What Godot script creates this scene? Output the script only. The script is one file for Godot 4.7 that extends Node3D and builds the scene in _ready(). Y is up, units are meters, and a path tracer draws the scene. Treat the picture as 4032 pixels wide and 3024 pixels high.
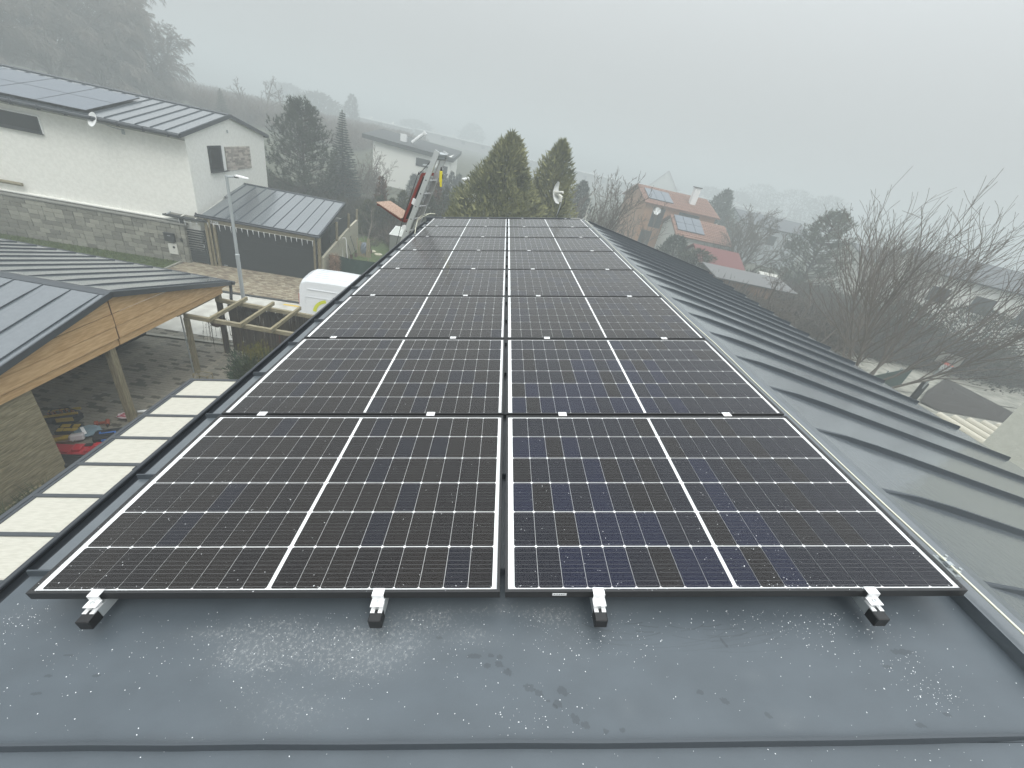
extends Node3D

const G := -6.617            # ground level; the camera stands 8 m above it
const TILT := 0.19199        # pitch of our roof, 11 degrees
const RP := 0.1658           # pitch of the other slope
const SEAM := 0.565
var rng := RandomNumberGenerator.new()
var names := {}
var M := {}
var unit_cache := {}
var roof_basis := Basis(Vector3(0, 0, 1), TILT)
var street := Basis(Vector3(0, 1, 0), 0.0894)   # the houses across the street are turned by 5 degrees
var street_at := Vector3(-22.73, G, -18.93)


# ---------------------------------------------------------------- mesh soup
class Soup:
	var v := PackedVector3Array()
	var n := PackedVector3Array()
	var c := PackedColorArray()
	var uv := PackedVector2Array()
	var col := Color.WHITE
	var colored := false
	var has_uv := false

	func tri(a: Vector3, b: Vector3, d: Vector3) -> void:
		var k := (b - a).cross(d - a).normalized()
		v.append(a); v.append(d); v.append(b)
		n.append(k); n.append(k); n.append(k)
		if colored:
			c.append(col); c.append(col); c.append(col)
		if has_uv:
			uv.append(Vector2.ZERO); uv.append(Vector2.ZERO); uv.append(Vector2.ZERO)

	func smooth_tri(a: Vector3, b: Vector3, d: Vector3, na: Vector3, nb: Vector3, nd: Vector3) -> void:
		v.append(a); v.append(d); v.append(b)
		n.append(na); n.append(nd); n.append(nb)
		if colored:
			c.append(col); c.append(col); c.append(col)
		if has_uv:
			uv.append(Vector2.ZERO); uv.append(Vector2.ZERO); uv.append(Vector2.ZERO)

	func quad(a: Vector3, b: Vector3, d: Vector3, e: Vector3) -> void:
		tri(a, b, d)
		tri(a, d, e)

	func quad_uv(a: Vector3, b: Vector3, d: Vector3, e: Vector3, ua: Vector2, ub: Vector2, ud: Vector2, ue: Vector2) -> void:
		has_uv = true
		var k := (b - a).cross(d - a).normalized()
		for p in [a, d, b, a, e, d]:
			v.append(p); n.append(k)
			if colored:
				c.append(col)
		for t in [ua, ud, ub, ua, ue, ud]:
			uv.append(t)

	func poly(p: Array) -> void:   # convex, counter-clockwise from outside
		for i in range(1, p.size() - 1):
			tri(p[0], p[i], p[i + 1])

	func prism(p: Array, by: Vector3) -> void:   # p counter-clockwise when looked at against "by" from the far end
		var q := []
		for a in p:
			q.append(a + by)
		poly(q)
		var r := p.duplicate()
		r.reverse()
		poly(r)
		for i in p.size():
			var j := (i + 1) % p.size()
			quad(p[i], p[j], q[j], q[i])

	func box(at: Vector3, size: Vector3, b := Basis.IDENTITY) -> void:
		var h := size * 0.5
		var x := b.x * h.x
		var y := b.y * h.y
		var z := b.z * h.z
		quad(at - x - y + z, at + x - y + z, at + x + y + z, at - x + y + z)
		quad(at + x - y - z, at - x - y - z, at - x + y - z, at + x + y - z)
		quad(at + x - y + z, at + x - y - z, at + x + y - z, at + x + y + z)
		quad(at - x - y - z, at - x - y + z, at - x + y + z, at - x + y - z)
		quad(at - x + y + z, at + x + y + z, at + x + y - z, at - x + y - z)
		quad(at - x - y - z, at + x - y - z, at + x - y + z, at - x - y + z)

	func bev(at: Vector3, size: Vector3, r: float, b := Basis.IDENTITY) -> void:   # box whose edges are chamfered
		var h := size * 0.5
		var i := Vector3(h.x - r, h.y - r, h.z - r)
		var f := func(x: float, y: float, z: float) -> Vector3: return at + b * Vector3(x, y, z)
		for s in [-1.0, 1.0]:
			var a := [Vector3(i.x, i.y, h.z), Vector3(i.x, h.y, i.z), Vector3(h.x, i.y, i.z)]
			for ax in 3:
				var q := []
				for k in [[-1, -1], [1, -1], [1, 1], [-1, 1]]:
					var p := Vector3.ZERO
					p[ax] = h[ax] * s
					p[(ax + 1) % 3] = i[(ax + 1) % 3] * k[0]
					p[(ax + 2) % 3] = i[(ax + 2) % 3] * k[1]
					q.append(f.call(p.x, p.y, p.z))
				if s < 0:
					q.reverse()
				poly(q)
				# the chamfers along axis ax
				var o1 := (ax + 1) % 3
				var o2 := (ax + 2) % 3
				for t in [-1.0, 1.0]:
					var e := []
					for w in [[h, i], [i, h]]:
						for l in [-1.0, 1.0]:
							var p := Vector3.ZERO
							p[ax] = i[ax] * l
							p[o1] = w[0][o1] * s
							p[o2] = w[1][o2] * t
							e.append(f.call(p.x, p.y, p.z))
					var out := Vector3.ZERO
					out[o1] = s; out[o2] = t
					var nn: Vector3 = (e[1] - e[0]).cross(e[3] - e[0])
					if nn.dot(b * out) > 0:
						quad(e[0], e[1], e[3], e[2])
					else:
						quad(e[0], e[2], e[3], e[1])
			if a.size() == 3:
				for sx in [-1.0, 1.0]:
					for sy in [-1.0, 1.0]:
						var w := Vector3(sx, sy, s)
						var p0: Vector3 = at + b * (a[0] * w)
						var p1: Vector3 = at + b * (a[1] * w)
						var p2: Vector3 = at + b * (a[2] * w)
						if (p1 - p0).cross(p2 - p0).dot(b * w) > 0:
							tri(p0, p1, p2)
						else:
							tri(p0, p2, p1)

	func beam(p: Vector3, q: Vector3, w: float, h: float, up := Vector3.UP) -> void:
		var z := (q - p).normalized()
		var x := up.cross(z)
		if x.length() < 0.01:
			x = Vector3.RIGHT.cross(z)
		x = x.normalized()
		var y := z.cross(x)
		box((p + q) * 0.5, Vector3(w, h, p.distance_to(q)), Basis(x, y, z))

	func tube(p: Vector3, q: Vector3, r1: float, r2: float, seg := 6, caps := true) -> void:
		var z := (q - p).normalized()
		var x := z.cross(Vector3.UP if absf(z.y) < 0.95 else Vector3.RIGHT).normalized()
		var y := z.cross(x)
		for i in seg:
			var a := TAU * i / seg
			var b := TAU * (i + 1) / seg
			var da := x * cos(a) + y * sin(a)
			var db := x * cos(b) + y * sin(b)
			smooth_tri(p + da * r1, p + db * r1, q + db * r2, da, db, db)
			if r2 > 0.0:
				smooth_tri(p + da * r1, q + db * r2, q + da * r2, da, db, da)
			if caps:
				if r2 > 0.0:
					tri(q, q + da * r2, q + db * r2)
				tri(p, p + db * r1, p + da * r1)

	func path(pts: Array, r: float, seg := 6) -> void:
		for i in pts.size() - 1:
			tube(pts[i], pts[i + 1], r, r, seg, true)

	func lathe(at: Vector3, prof: Array, seg := 16, b := Basis.IDENTITY) -> void:   # prof: Vector2(radius, height), upwards
		for k in prof.size() - 1:
			var r0: float = prof[k].x
			var r1: float = prof[k + 1].x
			var y0: float = prof[k].y
			var y1: float = prof[k + 1].y
			var sl := Vector2(y1 - y0, r0 - r1).normalized()
			for i in seg:
				var a := TAU * i / seg
				var c2 := TAU * (i + 1) / seg
				var da := Vector3(cos(a), 0, -sin(a))
				var db := Vector3(cos(c2), 0, -sin(c2))
				var na := b * (da * sl.x + Vector3(0, sl.y, 0))
				var nb := b * (db * sl.x + Vector3(0, sl.y, 0))
				var p0 := at + b * (da * r0 + Vector3(0, y0, 0))
				var p1 := at + b * (db * r0 + Vector3(0, y0, 0))
				var p2 := at + b * (db * r1 + Vector3(0, y1, 0))
				var p3 := at + b * (da * r1 + Vector3(0, y1, 0))
				if r0 > 1e-5:
					smooth_tri(p0, p1, p2, na, nb, nb)
				if r1 > 1e-5:
					smooth_tri(p0, p2, p3, na, nb, na)

	func blob(at: Vector3, r: Vector3, rings := 6, seg := 10) -> void:
		for i in rings:
			var t0 := PI * i / rings - PI / 2
			var t1 := PI * (i + 1) / rings - PI / 2
			for k in seg:
				var a0 := TAU * k / seg
				var a1 := TAU * (k + 1) / seg
				var q := []
				for w in [[t0, a0], [t0, a1], [t1, a1], [t1, a0]]:
					q.append(Vector3(cos(w[0]) * cos(w[1]), sin(w[0]), -cos(w[0]) * sin(w[1])))
				if i > 0:
					smooth_tri(at + q[0] * r, at + q[1] * r, at + q[2] * r, q[0], q[1], q[2])
				if i < rings - 1:
					smooth_tri(at + q[0] * r, at + q[2] * r, at + q[3] * r, q[0], q[2], q[3])

	func blade(p: Vector3, q: Vector3, w: float, side: Vector3) -> void:   # a pointed leaf
		tri(p - side * w, p + side * w, q)

	func mesh() -> ArrayMesh:
		var a := []
		a.resize(Mesh.ARRAY_MAX)
		a[Mesh.ARRAY_VERTEX] = v
		a[Mesh.ARRAY_NORMAL] = n
		if colored:
			a[Mesh.ARRAY_COLOR] = c
		if has_uv and uv.size() == v.size():
			a[Mesh.ARRAY_TEX_UV] = uv
		var m := ArrayMesh.new()
		m.add_surface_from_arrays(Mesh.PRIMITIVE_TRIANGLES, a)
		return m


# ---------------------------------------------------------------- naming
func numbered(called: String, parent: Node) -> String:
	var key := "%d/%s" % [parent.get_instance_id(), called]
	var k: int = names.get(key, 0)
	names[key] = k + 1
	return called if k == 0 else "%s_%03d" % [called, k]


func thing(called: String, label: String, category: String, at := Vector3.ZERO, basis := Basis.IDENTITY, group := "") -> Node3D:
	var o := Node3D.new()
	o.name = numbered(called, self)
	add_child(o, true)
	o.transform = Transform3D(basis, at)
	o.set_meta("label", label)
	o.set_meta("category", category)
	if group != "":
		o.set_meta("group", group)
	return o


func put(called: String, mesh: Mesh, mat: Material, parent: Node = self, xf := Transform3D.IDENTITY) -> MeshInstance3D:
	var o := MeshInstance3D.new()
	o.name = numbered(called, parent)
	parent.add_child(o, true)
	o.mesh = mesh
	o.material_override = mat
	o.transform = xf
	return o


func part(called: String, s: Soup, mat: Material, parent: Node = self) -> MeshInstance3D:
	return put(called, s.mesh(), mat, parent)


func structure(o: Node) -> Node:
	o.set_meta("kind", "structure")
	return o


func stuff(o: Node) -> Node:
	o.set_meta("kind", "stuff")
	return o


func tag(o: Node, label: String, category: String, group := "") -> Node:
	o.set_meta("label", label)
	o.set_meta("category", category)
	if group != "":
		o.set_meta("group", group)
	return o


func copy(o: Node3D, at: Vector3, basis: Basis, label: String) -> Node3D:
	var r: Node3D = o.duplicate()
	var base: String = String(o.name)
	r.name = numbered(base, self)
	add_child(r, true)
	r.transform = Transform3D(basis, at)
	r.set_meta("label", label)
	return r


func box_mesh(size: Vector3) -> ArrayMesh:
	var key := "b%s" % size
	if not unit_cache.has(key):
		var s := Soup.new()
		s.box(Vector3.ZERO, size)
		unit_cache[key] = s.mesh()
	return unit_cache[key]


func bev_mesh(size: Vector3, r: float) -> ArrayMesh:
	var key := "v%s%s" % [size, r]
	if not unit_cache.has(key):
		var s := Soup.new()
		s.bev(Vector3.ZERO, size, r)
		unit_cache[key] = s.mesh()
	return unit_cache[key]


# ---------------------------------------------------------------- materials
func lin(r: float, g: float, b: float) -> Color:
	return Color(r, g, b).linear_to_srgb()


func mat(r: float, g: float, b: float, rough := 0.8, metal := 0.0, spec := 0.5) -> StandardMaterial3D:
	var m := StandardMaterial3D.new()
	m.albedo_color = lin(r, g, b)
	m.roughness = rough
	m.metallic = metal
	m.metallic_specular = spec
	return m


func noise_tex(a: Color, b: Color, freq: float, oct := 4, sd := 1, size := 512, mid := -1.0) -> NoiseTexture2D:
	var n := FastNoiseLite.new()
	n.noise_type = FastNoiseLite.TYPE_SIMPLEX_SMOOTH
	n.frequency = freq
	n.fractal_octaves = oct
	n.seed = sd
	var t := NoiseTexture2D.new()
	t.width = size
	t.height = size
	t.seamless = true
	t.noise = n
	var g := Gradient.new()
	g.set_color(0, a)
	g.set_color(1, b)
	if mid > 0.0:
		g.set_offset(0, 0.5 - mid)
		g.set_offset(1, 0.5 + mid)
	t.color_ramp = g
	return t


func gray_tex(freq: float, oct := 4, sd := 1, size := 512) -> NoiseTexture2D:
	return noise_tex(Color.BLACK, Color.WHITE, freq, oct, sd, size)


# a material mottled between two linear colours; scale = metres of one repeat, along each axis
func mottled(a: Vector3, b: Vector3, scale: Vector3, rough := 0.85, bump := 0.0, freq := 0.02, sd := 1, world := true, mid := 0.3, oct := 5) -> StandardMaterial3D:
	var m := StandardMaterial3D.new()
	m.albedo_texture = noise_tex(lin(a.x, a.y, a.z), lin(b.x, b.y, b.z), freq, oct, sd, 512, mid)
	m.roughness = rough
	m.uv1_triplanar = true
	m.uv1_world_triplanar = world
	m.uv1_scale = Vector3(1.0 / scale.x, 1.0 / scale.y, 1.0 / scale.z)
	if bump > 0.0:
		m.heightmap_enabled = true
		m.heightmap_scale = bump
		m.heightmap_texture = gray_tex(freq * 3.0, 4, sd + 7)
	return m


func make_materials() -> void:
	var roof := mottled(Vector3(0.085, 0.1, 0.113), Vector3(0.103, 0.119, 0.132), Vector3(1.1, 1.1, 1.1), 0.3, 0.25, 0.012, 3)
	roof.metallic_specular = 0.6
	roof.clearcoat_enabled = true
	roof.clearcoat = 0.6
	roof.clearcoat_roughness = 0.3
	M.roof = roof
	var wet := roof.duplicate()
	wet.roughness = 0.22
	wet.clearcoat = 1.0
	wet.clearcoat_roughness = 0.16
	M.roof_wet = wet
	M.seam = mat(0.05, 0.06, 0.07, 0.45)
	M.trim = mat(0.045, 0.052, 0.06, 0.4)
	M.gutter = mat(0.03, 0.035, 0.042, 0.35)
	M.black = mat(0.012, 0.012, 0.013, 0.45)
	M.frame = mat(0.03, 0.03, 0.031, 0.38, 0.3)
	M.alu = mat(0.72, 0.73, 0.73, 0.32, 0.75)
	M.alu_bright = mat(0.82, 0.82, 0.82, 0.38, 0.25)
	M.zinc = mat(0.42, 0.45, 0.46, 0.5, 0.35)
	M.wire = mat(0.78, 0.77, 0.62, 0.4, 0.2)
	M.white = mat(0.78, 0.79, 0.78, 0.45)
	M.back = mat(0.86, 0.87, 0.87, 0.5)
	M.offwhite = mat(0.62, 0.62, 0.57, 0.7)
	M.rubber = mat(0.012, 0.012, 0.012, 0.7)
	M.red = mat(0.2, 0.028, 0.02, 0.5)
	M.redplastic = mat(0.35, 0.012, 0.02, 0.45)
	M.yellow = mat(0.72, 0.62, 0.03, 0.55)
	M.toolyellow = mat(0.42, 0.28, 0.02, 0.5)
	M.blue = mat(0.03, 0.13, 0.4, 0.4)
	M.render_wall = mottled(Vector3(0.74, 0.74, 0.69), Vector3(0.82, 0.82, 0.77), Vector3(2.2, 2.2, 2.2), 0.95, 0.9, 0.02, 5, true, 0.35, 5)
	M.render_plain = mat(0.78, 0.78, 0.73, 0.95)
	M.dark_grey = mat(0.03, 0.034, 0.035, 0.6)
	M.door_grey = mat(0.022, 0.026, 0.027, 0.55)
	M.glass_dark = mat(0.02, 0.022, 0.024, 0.08)
	M.granite_edge = mat(0.2, 0.2, 0.18, 0.9)
	# wood
	M.pine_wood = mottled(Vector3(0.52, 0.32, 0.15), Vector3(0.66, 0.45, 0.235), Vector3(0.5, 0.5, 4.0), 0.7, 0.12, 0.016, 11, true, 0.3, 4)
	M.pine_wood_b = mottled(Vector3(0.48, 0.29, 0.13), Vector3(0.62, 0.415, 0.21), Vector3(0.35, 0.35, 3.1), 0.7, 0.12, 0.016, 12, true, 0.3, 4)
	M.grey_wood = mottled(Vector3(0.17, 0.145, 0.085), Vector3(0.31, 0.27, 0.175), Vector3(0.4, 0.5, 3.0), 0.85, 0.15, 0.018, 13, true, 0.3, 4)
	M.grey_wood_x = mottled(Vector3(0.17, 0.15, 0.095), Vector3(0.3, 0.265, 0.18), Vector3(3.0, 0.4, 0.4), 0.85, 0.15, 0.018, 14, true, 0.3, 4)
	M.grey_wood_y = mottled(Vector3(0.15, 0.125, 0.075), Vector3(0.27, 0.235, 0.15), Vector3(0.3, 3.0, 0.3), 0.85, 0.15, 0.018, 15, true, 0.3, 4)
	M.ply = mottled(Vector3(0.22, 0.14, 0.1), Vector3(0.46, 0.33, 0.26), Vector3(0.5, 0.5, 0.5), 0.8, 0.0, 0.02, 16)
	M.shed_roof = mat(0.14, 0.14, 0.14, 0.7)
	M.reed = mottled(Vector3(0.05, 0.04, 0.03), Vector3(0.2, 0.165, 0.125), Vector3(0.3, 2.0, 0.3), 0.9, 0.0, 0.03, 17)
	# ground
	M.soil = mottled(Vector3(0.04, 0.045, 0.025), Vector3(0.1, 0.1, 0.06), Vector3(9, 9, 9), 0.95, 3.0, 0.012, 21)
	M.lawn = mottled(Vector3(0.045, 0.075, 0.02), Vector3(0.1, 0.13, 0.04), Vector3(3, 3, 3), 0.95, 3.0, 0.02, 22)
	M.road = mottled(Vector3(0.4, 0.39, 0.35), Vector3(0.52, 0.51, 0.46), Vector3(5, 5, 5), 0.8, 0.4, 0.012, 23)
	M.concrete = mottled(Vector3(0.2, 0.2, 0.165), Vector3(0.32, 0.31, 0.265), Vector3(6, 6, 6), 0.9, 0.5, 0.012, 24)
	M.paver_bed = mat(0.07, 0.065, 0.05, 0.95)
	M.paver = []
	for k in [[0.185, 0.172, 0.138], [0.205, 0.19, 0.152], [0.168, 0.16, 0.13], [0.222, 0.206, 0.163]]:
		M.paver.append(mat(k[0], k[1], k[2], 0.8))
	M.brick = []
	for k in [[0.2, 0.16, 0.11], [0.27, 0.235, 0.165], [0.15, 0.12, 0.085], [0.34, 0.3, 0.22]]:
		M.brick.append(mat(k[0], k[1], k[2], 0.85))
	M.block = []
	for k in 5:
		var a: float = [0.2, 0.235, 0.265, 0.3, 0.17][k]
		M.block.append(mottled(Vector3(a * 0.85, a * 0.84, a * 0.7), Vector3(a * 1.15, a * 1.13, a * 0.97), Vector3(0.8, 0.8, 0.8), 0.95, 0.6, 0.03, 31 + k))
	M.mortar = mat(0.2, 0.195, 0.16, 0.95)
	M.polycarb = mottled(Vector3(0.46, 0.44, 0.375), Vector3(0.54, 0.52, 0.45), Vector3(2, 2, 0.3), 0.35, 0.12, 0.02, 41, true, 0.3, 2)
	# plants
	M.bark = mat(0.06, 0.05, 0.042, 0.95)
	M.bark_light = mat(0.12, 0.105, 0.085, 0.95)
	M.birch_bark = mat(0.34, 0.33, 0.3, 0.9)
	M.twig = mat(0.13, 0.11, 0.09, 0.95)
	M.twig_grey = mat(0.2, 0.175, 0.15, 0.95)
	M.leaf = StandardMaterial3D.new()
	M.leaf.vertex_color_use_as_albedo = true
	M.leaf.roughness = 0.8
	M.leaf.metallic_specular = 0.3
	M.tile_orange = []
	for k in [[0.22, 0.11, 0.075], [0.25, 0.13, 0.09], [0.19, 0.095, 0.065]]:
		M.tile_orange.append(mat(k[0], k[1], k[2], 0.85))
	M.tile_red = mat(0.15, 0.05, 0.047, 0.8)
	M.orange_wall = mat(0.38, 0.21, 0.115, 0.95)
	M.fence_orange = mat(0.24, 0.13, 0.07, 0.85)
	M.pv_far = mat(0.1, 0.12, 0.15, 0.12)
	M.tarp_brown = mat(0.025, 0.02, 0.015, 0.85)
	M.net_green = mat(0.02, 0.045, 0.035, 0.9)
	M.ice = mat(0.88, 0.9, 0.92, 0.25)
	M.car_black = mat(0.012, 0.013, 0.015, 0.2)
	M.car_white = mat(0.78, 0.8, 0.82, 0.22)
	M.car_white.clearcoat_enabled = true
	M.green_paint = mat(0.16, 0.5, 0.05, 0.4)
	M.yellow_paint = mat(0.62, 0.66, 0.03, 0.4)
	M.glass = mat(1, 1, 1, 0.13)
	M.glass.albedo_color.a = 0.0
	M.glass.transparency = BaseMaterial3D.TRANSPARENCY_ALPHA
	M.glass.metallic_specular = 0.21
	M.clear = mat(0.9, 0.95, 1, 0.1)
	M.clear.albedo_color.a = 0.35
	M.clear.transparency = BaseMaterial3D.TRANSPARENCY_ALPHA
	# solar cells: near black silicon with ten thin wires each
	M.cell = []
	for k in [[0.0065, 0.0052, 0.0056], [0.0085, 0.0066, 0.006], [0.0055, 0.0058, 0.0105], [0.0045, 0.006, 0.019]]:
		var im := Image.create(8, 256, false, Image.FORMAT_RGB8)
		var c0 := lin(k[0], k[1], k[2])
		var c1 := lin(k[0] * 1.5, k[1] * 1.5, k[2] * 1.4)
		for y in 256:
			var w := fposmod(y / 25.6, 1.0)
			var on := absf(w - 0.5) < 0.034
			for x in 8:
				im.set_pixel(x, y, lin(0.1, 0.1, 0.103) if on else c0.lerp(c1, 0.5 + 0.5 * sin(y * 1.7)))
		var m := StandardMaterial3D.new()
		m.albedo_texture = ImageTexture.create_from_image(im)
		m.roughness = 0.16
		m.metallic_specular = 0.2
		m.rim_enabled = true
		m.rim = 0.45
		m.rim_tint = 0.0
		M.cell.append(m)


# ---------------------------------------------------------------- our roof
func roof_front_texture() -> StandardMaterial3D:
	# painted steel of the two nearest sheets: 3.75 m by 1.13 m, with frost smears, wet drops and scuffs where they lie
	var w := 2048
	var h := 640
	var n := FastNoiseLite.new()
	n.frequency = 0.006
	n.fractal_octaves = 4
	n.seed = 5
	var f := FastNoiseLite.new()
	f.frequency = 0.12
	f.fractal_octaves = 3
	f.seed = 9
	var g := FastNoiseLite.new()
	g.frequency = 0.3
	g.seed = 14
	var data := PackedByteArray()
	data.resize(w * h * 3)
	var val := PackedFloat32Array()
	val.resize(w * h)
	for y in h:
		for x in w:
			val[y * w + x] = 1.0 + 0.13 * n.get_noise_2d(x, y * 1.6) + 0.05 * g.get_noise_2d(x, y)
	var px := func(a: float, z: float) -> Vector2: return Vector2((a + 1.95) / 3.75 * w, (0.965 - z) / 1.13 * h)
	# dark wet drops: a, z, radius along and across
	for d in [[-0.23, 0.093, 9, 4], [-0.1, 0.155, 18, 6], [-0.04, 0.154, 7, 5], [-0.01, 0.158, 7, 6], [-0.05, 0.186, 9, 6], [-0.01, 0.181, 10, 7], [0.02, 0.206, 10, 8], [0.02, 0.196, 4, 3], [0.09, 0.252, 12, 8], [0.12, 0.267, 9, 7], [0.2, 0.262, 11, 10], [0.18, 0.298, 9, 8], [0.17, 0.304, 5, 4], [0.15, 0.29, 4, 3], [0.23, 0.337, 9, 10], [0.26, 0.353, 9, 7], [0.32, 0.369, 6, 5], [0.8, 0.114, 4, 14], [1.42, 0.148, 26, 7], [0.65, 0.268, 7, 6], [0.72, 0.293, 8, 8], [0.84, 0.33, 6, 7], [0.37, 0.366, 6, 5], [1.41, 0.333, 8, 4], [1.33, 0.196, 10, 4], [-1.52, 0.21, 9, 3], [-1.36, 0.209, 10, 4], [-1.51, 0.261, 12, 3], [-1.51, 0.146, 14, 2], [1.3, 0.36, 12, 5], [0.45, 0.52, 9, 6], [0.9, 0.55, 8, 5], [-0.6, 0.5, 7, 5]]:
		var c: Vector2 = px.call(d[0], d[1])
		for y in range(int(c.y) - 30, int(c.y) + 31):
			for x in range(int(c.x) - 40, int(c.x) + 41):
				if x < 0 or y < 0 or x >= w or y >= h:
					continue
				var e := Vector2((x - c.x + (y - c.y) * 0.35) / (d[2] * 0.8), (y - c.y) / (d[3] * 0.8)).length() + 0.5 * f.get_noise_2d(x, y)
				if e < 1.0:
					val[y * w + x] *= 0.74
	# faint brushed arcs in the dirt under the panels
	for k in 26:
		var cc := Vector2(rng.randf_range(0.45, 0.85), rng.randf_range(0.02, 0.06))
		var r0 := rng.randf_range(0.05, 0.25)
		var a0 := rng.randf_range(0.2, 2.0)
		for i in 160:
			var a := a0 + i * 0.005
			var p: Vector2 = px.call(cc.x + cos(a) * r0 * 1.6, cc.y + sin(a) * r0 * 0.4)
			if p.x > 2 and p.y > 2 and p.x < w - 3 and p.y < h - 3:
				for dy in 2:
					val[(int(p.y) + dy) * w + int(p.x)] *= 0.93
	# frost: a, z, reach along, reach across, strength
	var frost := PackedFloat32Array()
	frost.resize(w * h)
	for d in [[-0.35, 0.019, 90, 26, 0.6], [-0.25, 0.034, 40, 20, 0.7], [-0.47, 0.092, 110, 34, 0.85], [-0.52, 0.15, 120, 30, 0.8], [-0.46, 0.199, 90, 24, 0.55], [-0.38, 0.119, 90, 22, 0.5], [-0.1, 0.095, 60, 20, 0.75], [-0.12, 0.06, 40, 16, 0.4], [0.18, 0.015, 55, 20, 0.9], [0.21, 0.111, 90, 40, 0.45], [0.35, 0.0, 120, 30, 0.5], [-0.77, 0.09, 120, 40, 0.6], [-0.86, 0.15, 80, 34, 0.7], [0.0, -0.016, 70, 22, 0.5], [-0.61, 0.288, 90, 34, 0.42], [-0.68, 0.333, 120, 30, 0.5], [-0.15, -0.004, 120, 16, 0.5], [-1.07, 0.075, 70, 14, 0.7], [-0.9, 0.14, 90, 34, 0.62], [-1.83, 0.014, 60, 24, 0.4], [-0.81, 0.26, 60, 26, 0.4], [-0.87, 0.029, 110, 22, 0.5], [0.9, 0.335, 30, 10, 0.5], [0.88, 0.36, 16, 6, 0.6], [0.85, 0.22, 20, 10, 0.4], [0.4, 0.31, 16, 14, 0.4], [-0.95, 0.39, 90, 8, 0.45]]:
		var c: Vector2 = px.call(d[0], d[1])
		var rx: float = d[2] * 1.1
		var ry: float = d[3] * 1.3
		for y in range(maxi(0, int(c.y - ry * 2.4)), mini(h, int(c.y + ry * 2.4))):
			for x in range(maxi(0, int(c.x - rx * 2.4)), mini(w, int(c.x + rx * 2.4))):
				var e := pow((x - c.x) / rx, 2.0) + pow((y - c.y) / ry, 2.0)
				frost[y * w + x] += d[4] * exp(-1.3 * e)
	var base := Vector3(0.077, 0.093, 0.107)
	for y in h:
		for x in w:
			var i := y * w + x
			var c := base * val[i]
			var fr := frost[i]
			if fr > 0.03:
				var grain := 0.45 + 0.5 * f.get_noise_2d(x * 0.8, y * 0.8) + 0.5 * g.get_noise_2d(x * 3.1, y * 3.1) + 0.3 * rng.randf()
				var t := clampf((grain - (1.22 - minf(fr, 1.0) * 0.5)) * 2.2, 0.0, 1.0) * 0.5 + fr * 0.05
				c = c.lerp(Vector3(0.5, 0.51, 0.5), t)
			var s := Color(c.x, c.y, c.z).linear_to_srgb()
			data[i * 3] = int(clampf(s.r, 0, 1) * 255.0)
			data[i * 3 + 1] = int(clampf(s.g, 0, 1) * 255.0)
			data[i * 3 + 2] = int(clampf(s.b, 0, 1) * 255.0)
	var m := StandardMaterial3D.new()
	m.albedo_texture = ImageTexture.create_from_image(Image.create_from_data(w, h, false, Image.FORMAT_RGB8, data))
	m.roughness = 0.42
	m.texture_repeat = false
	return m


func seam_strip(s: Soup, pts: Array, side := Vector3(0, 0, 1), wide := 0.016) -> void:   # pts: [foot, height]; a folded upright seam along them
	for i in pts.size() - 1:
		var p: Vector3 = pts[i][0]
		var q: Vector3 = pts[i + 1][0]
		var hp := Vector3(0, pts[i][1], 0)
		var hq := Vector3(0, pts[i + 1][1], 0)
		var o := side * wide * 0.5
		var o2 := side * wide * 0.22
		s.quad(p + o, q + o, q + o2 + hq, p + o2 + hp)
		s.quad(q - o, p - o, p - o2 + hp, q - o2 + hq)
		s.quad(p + o2 + hp, q + o2 + hq, q - o2 + hq, p - o2 + hp)


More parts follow.
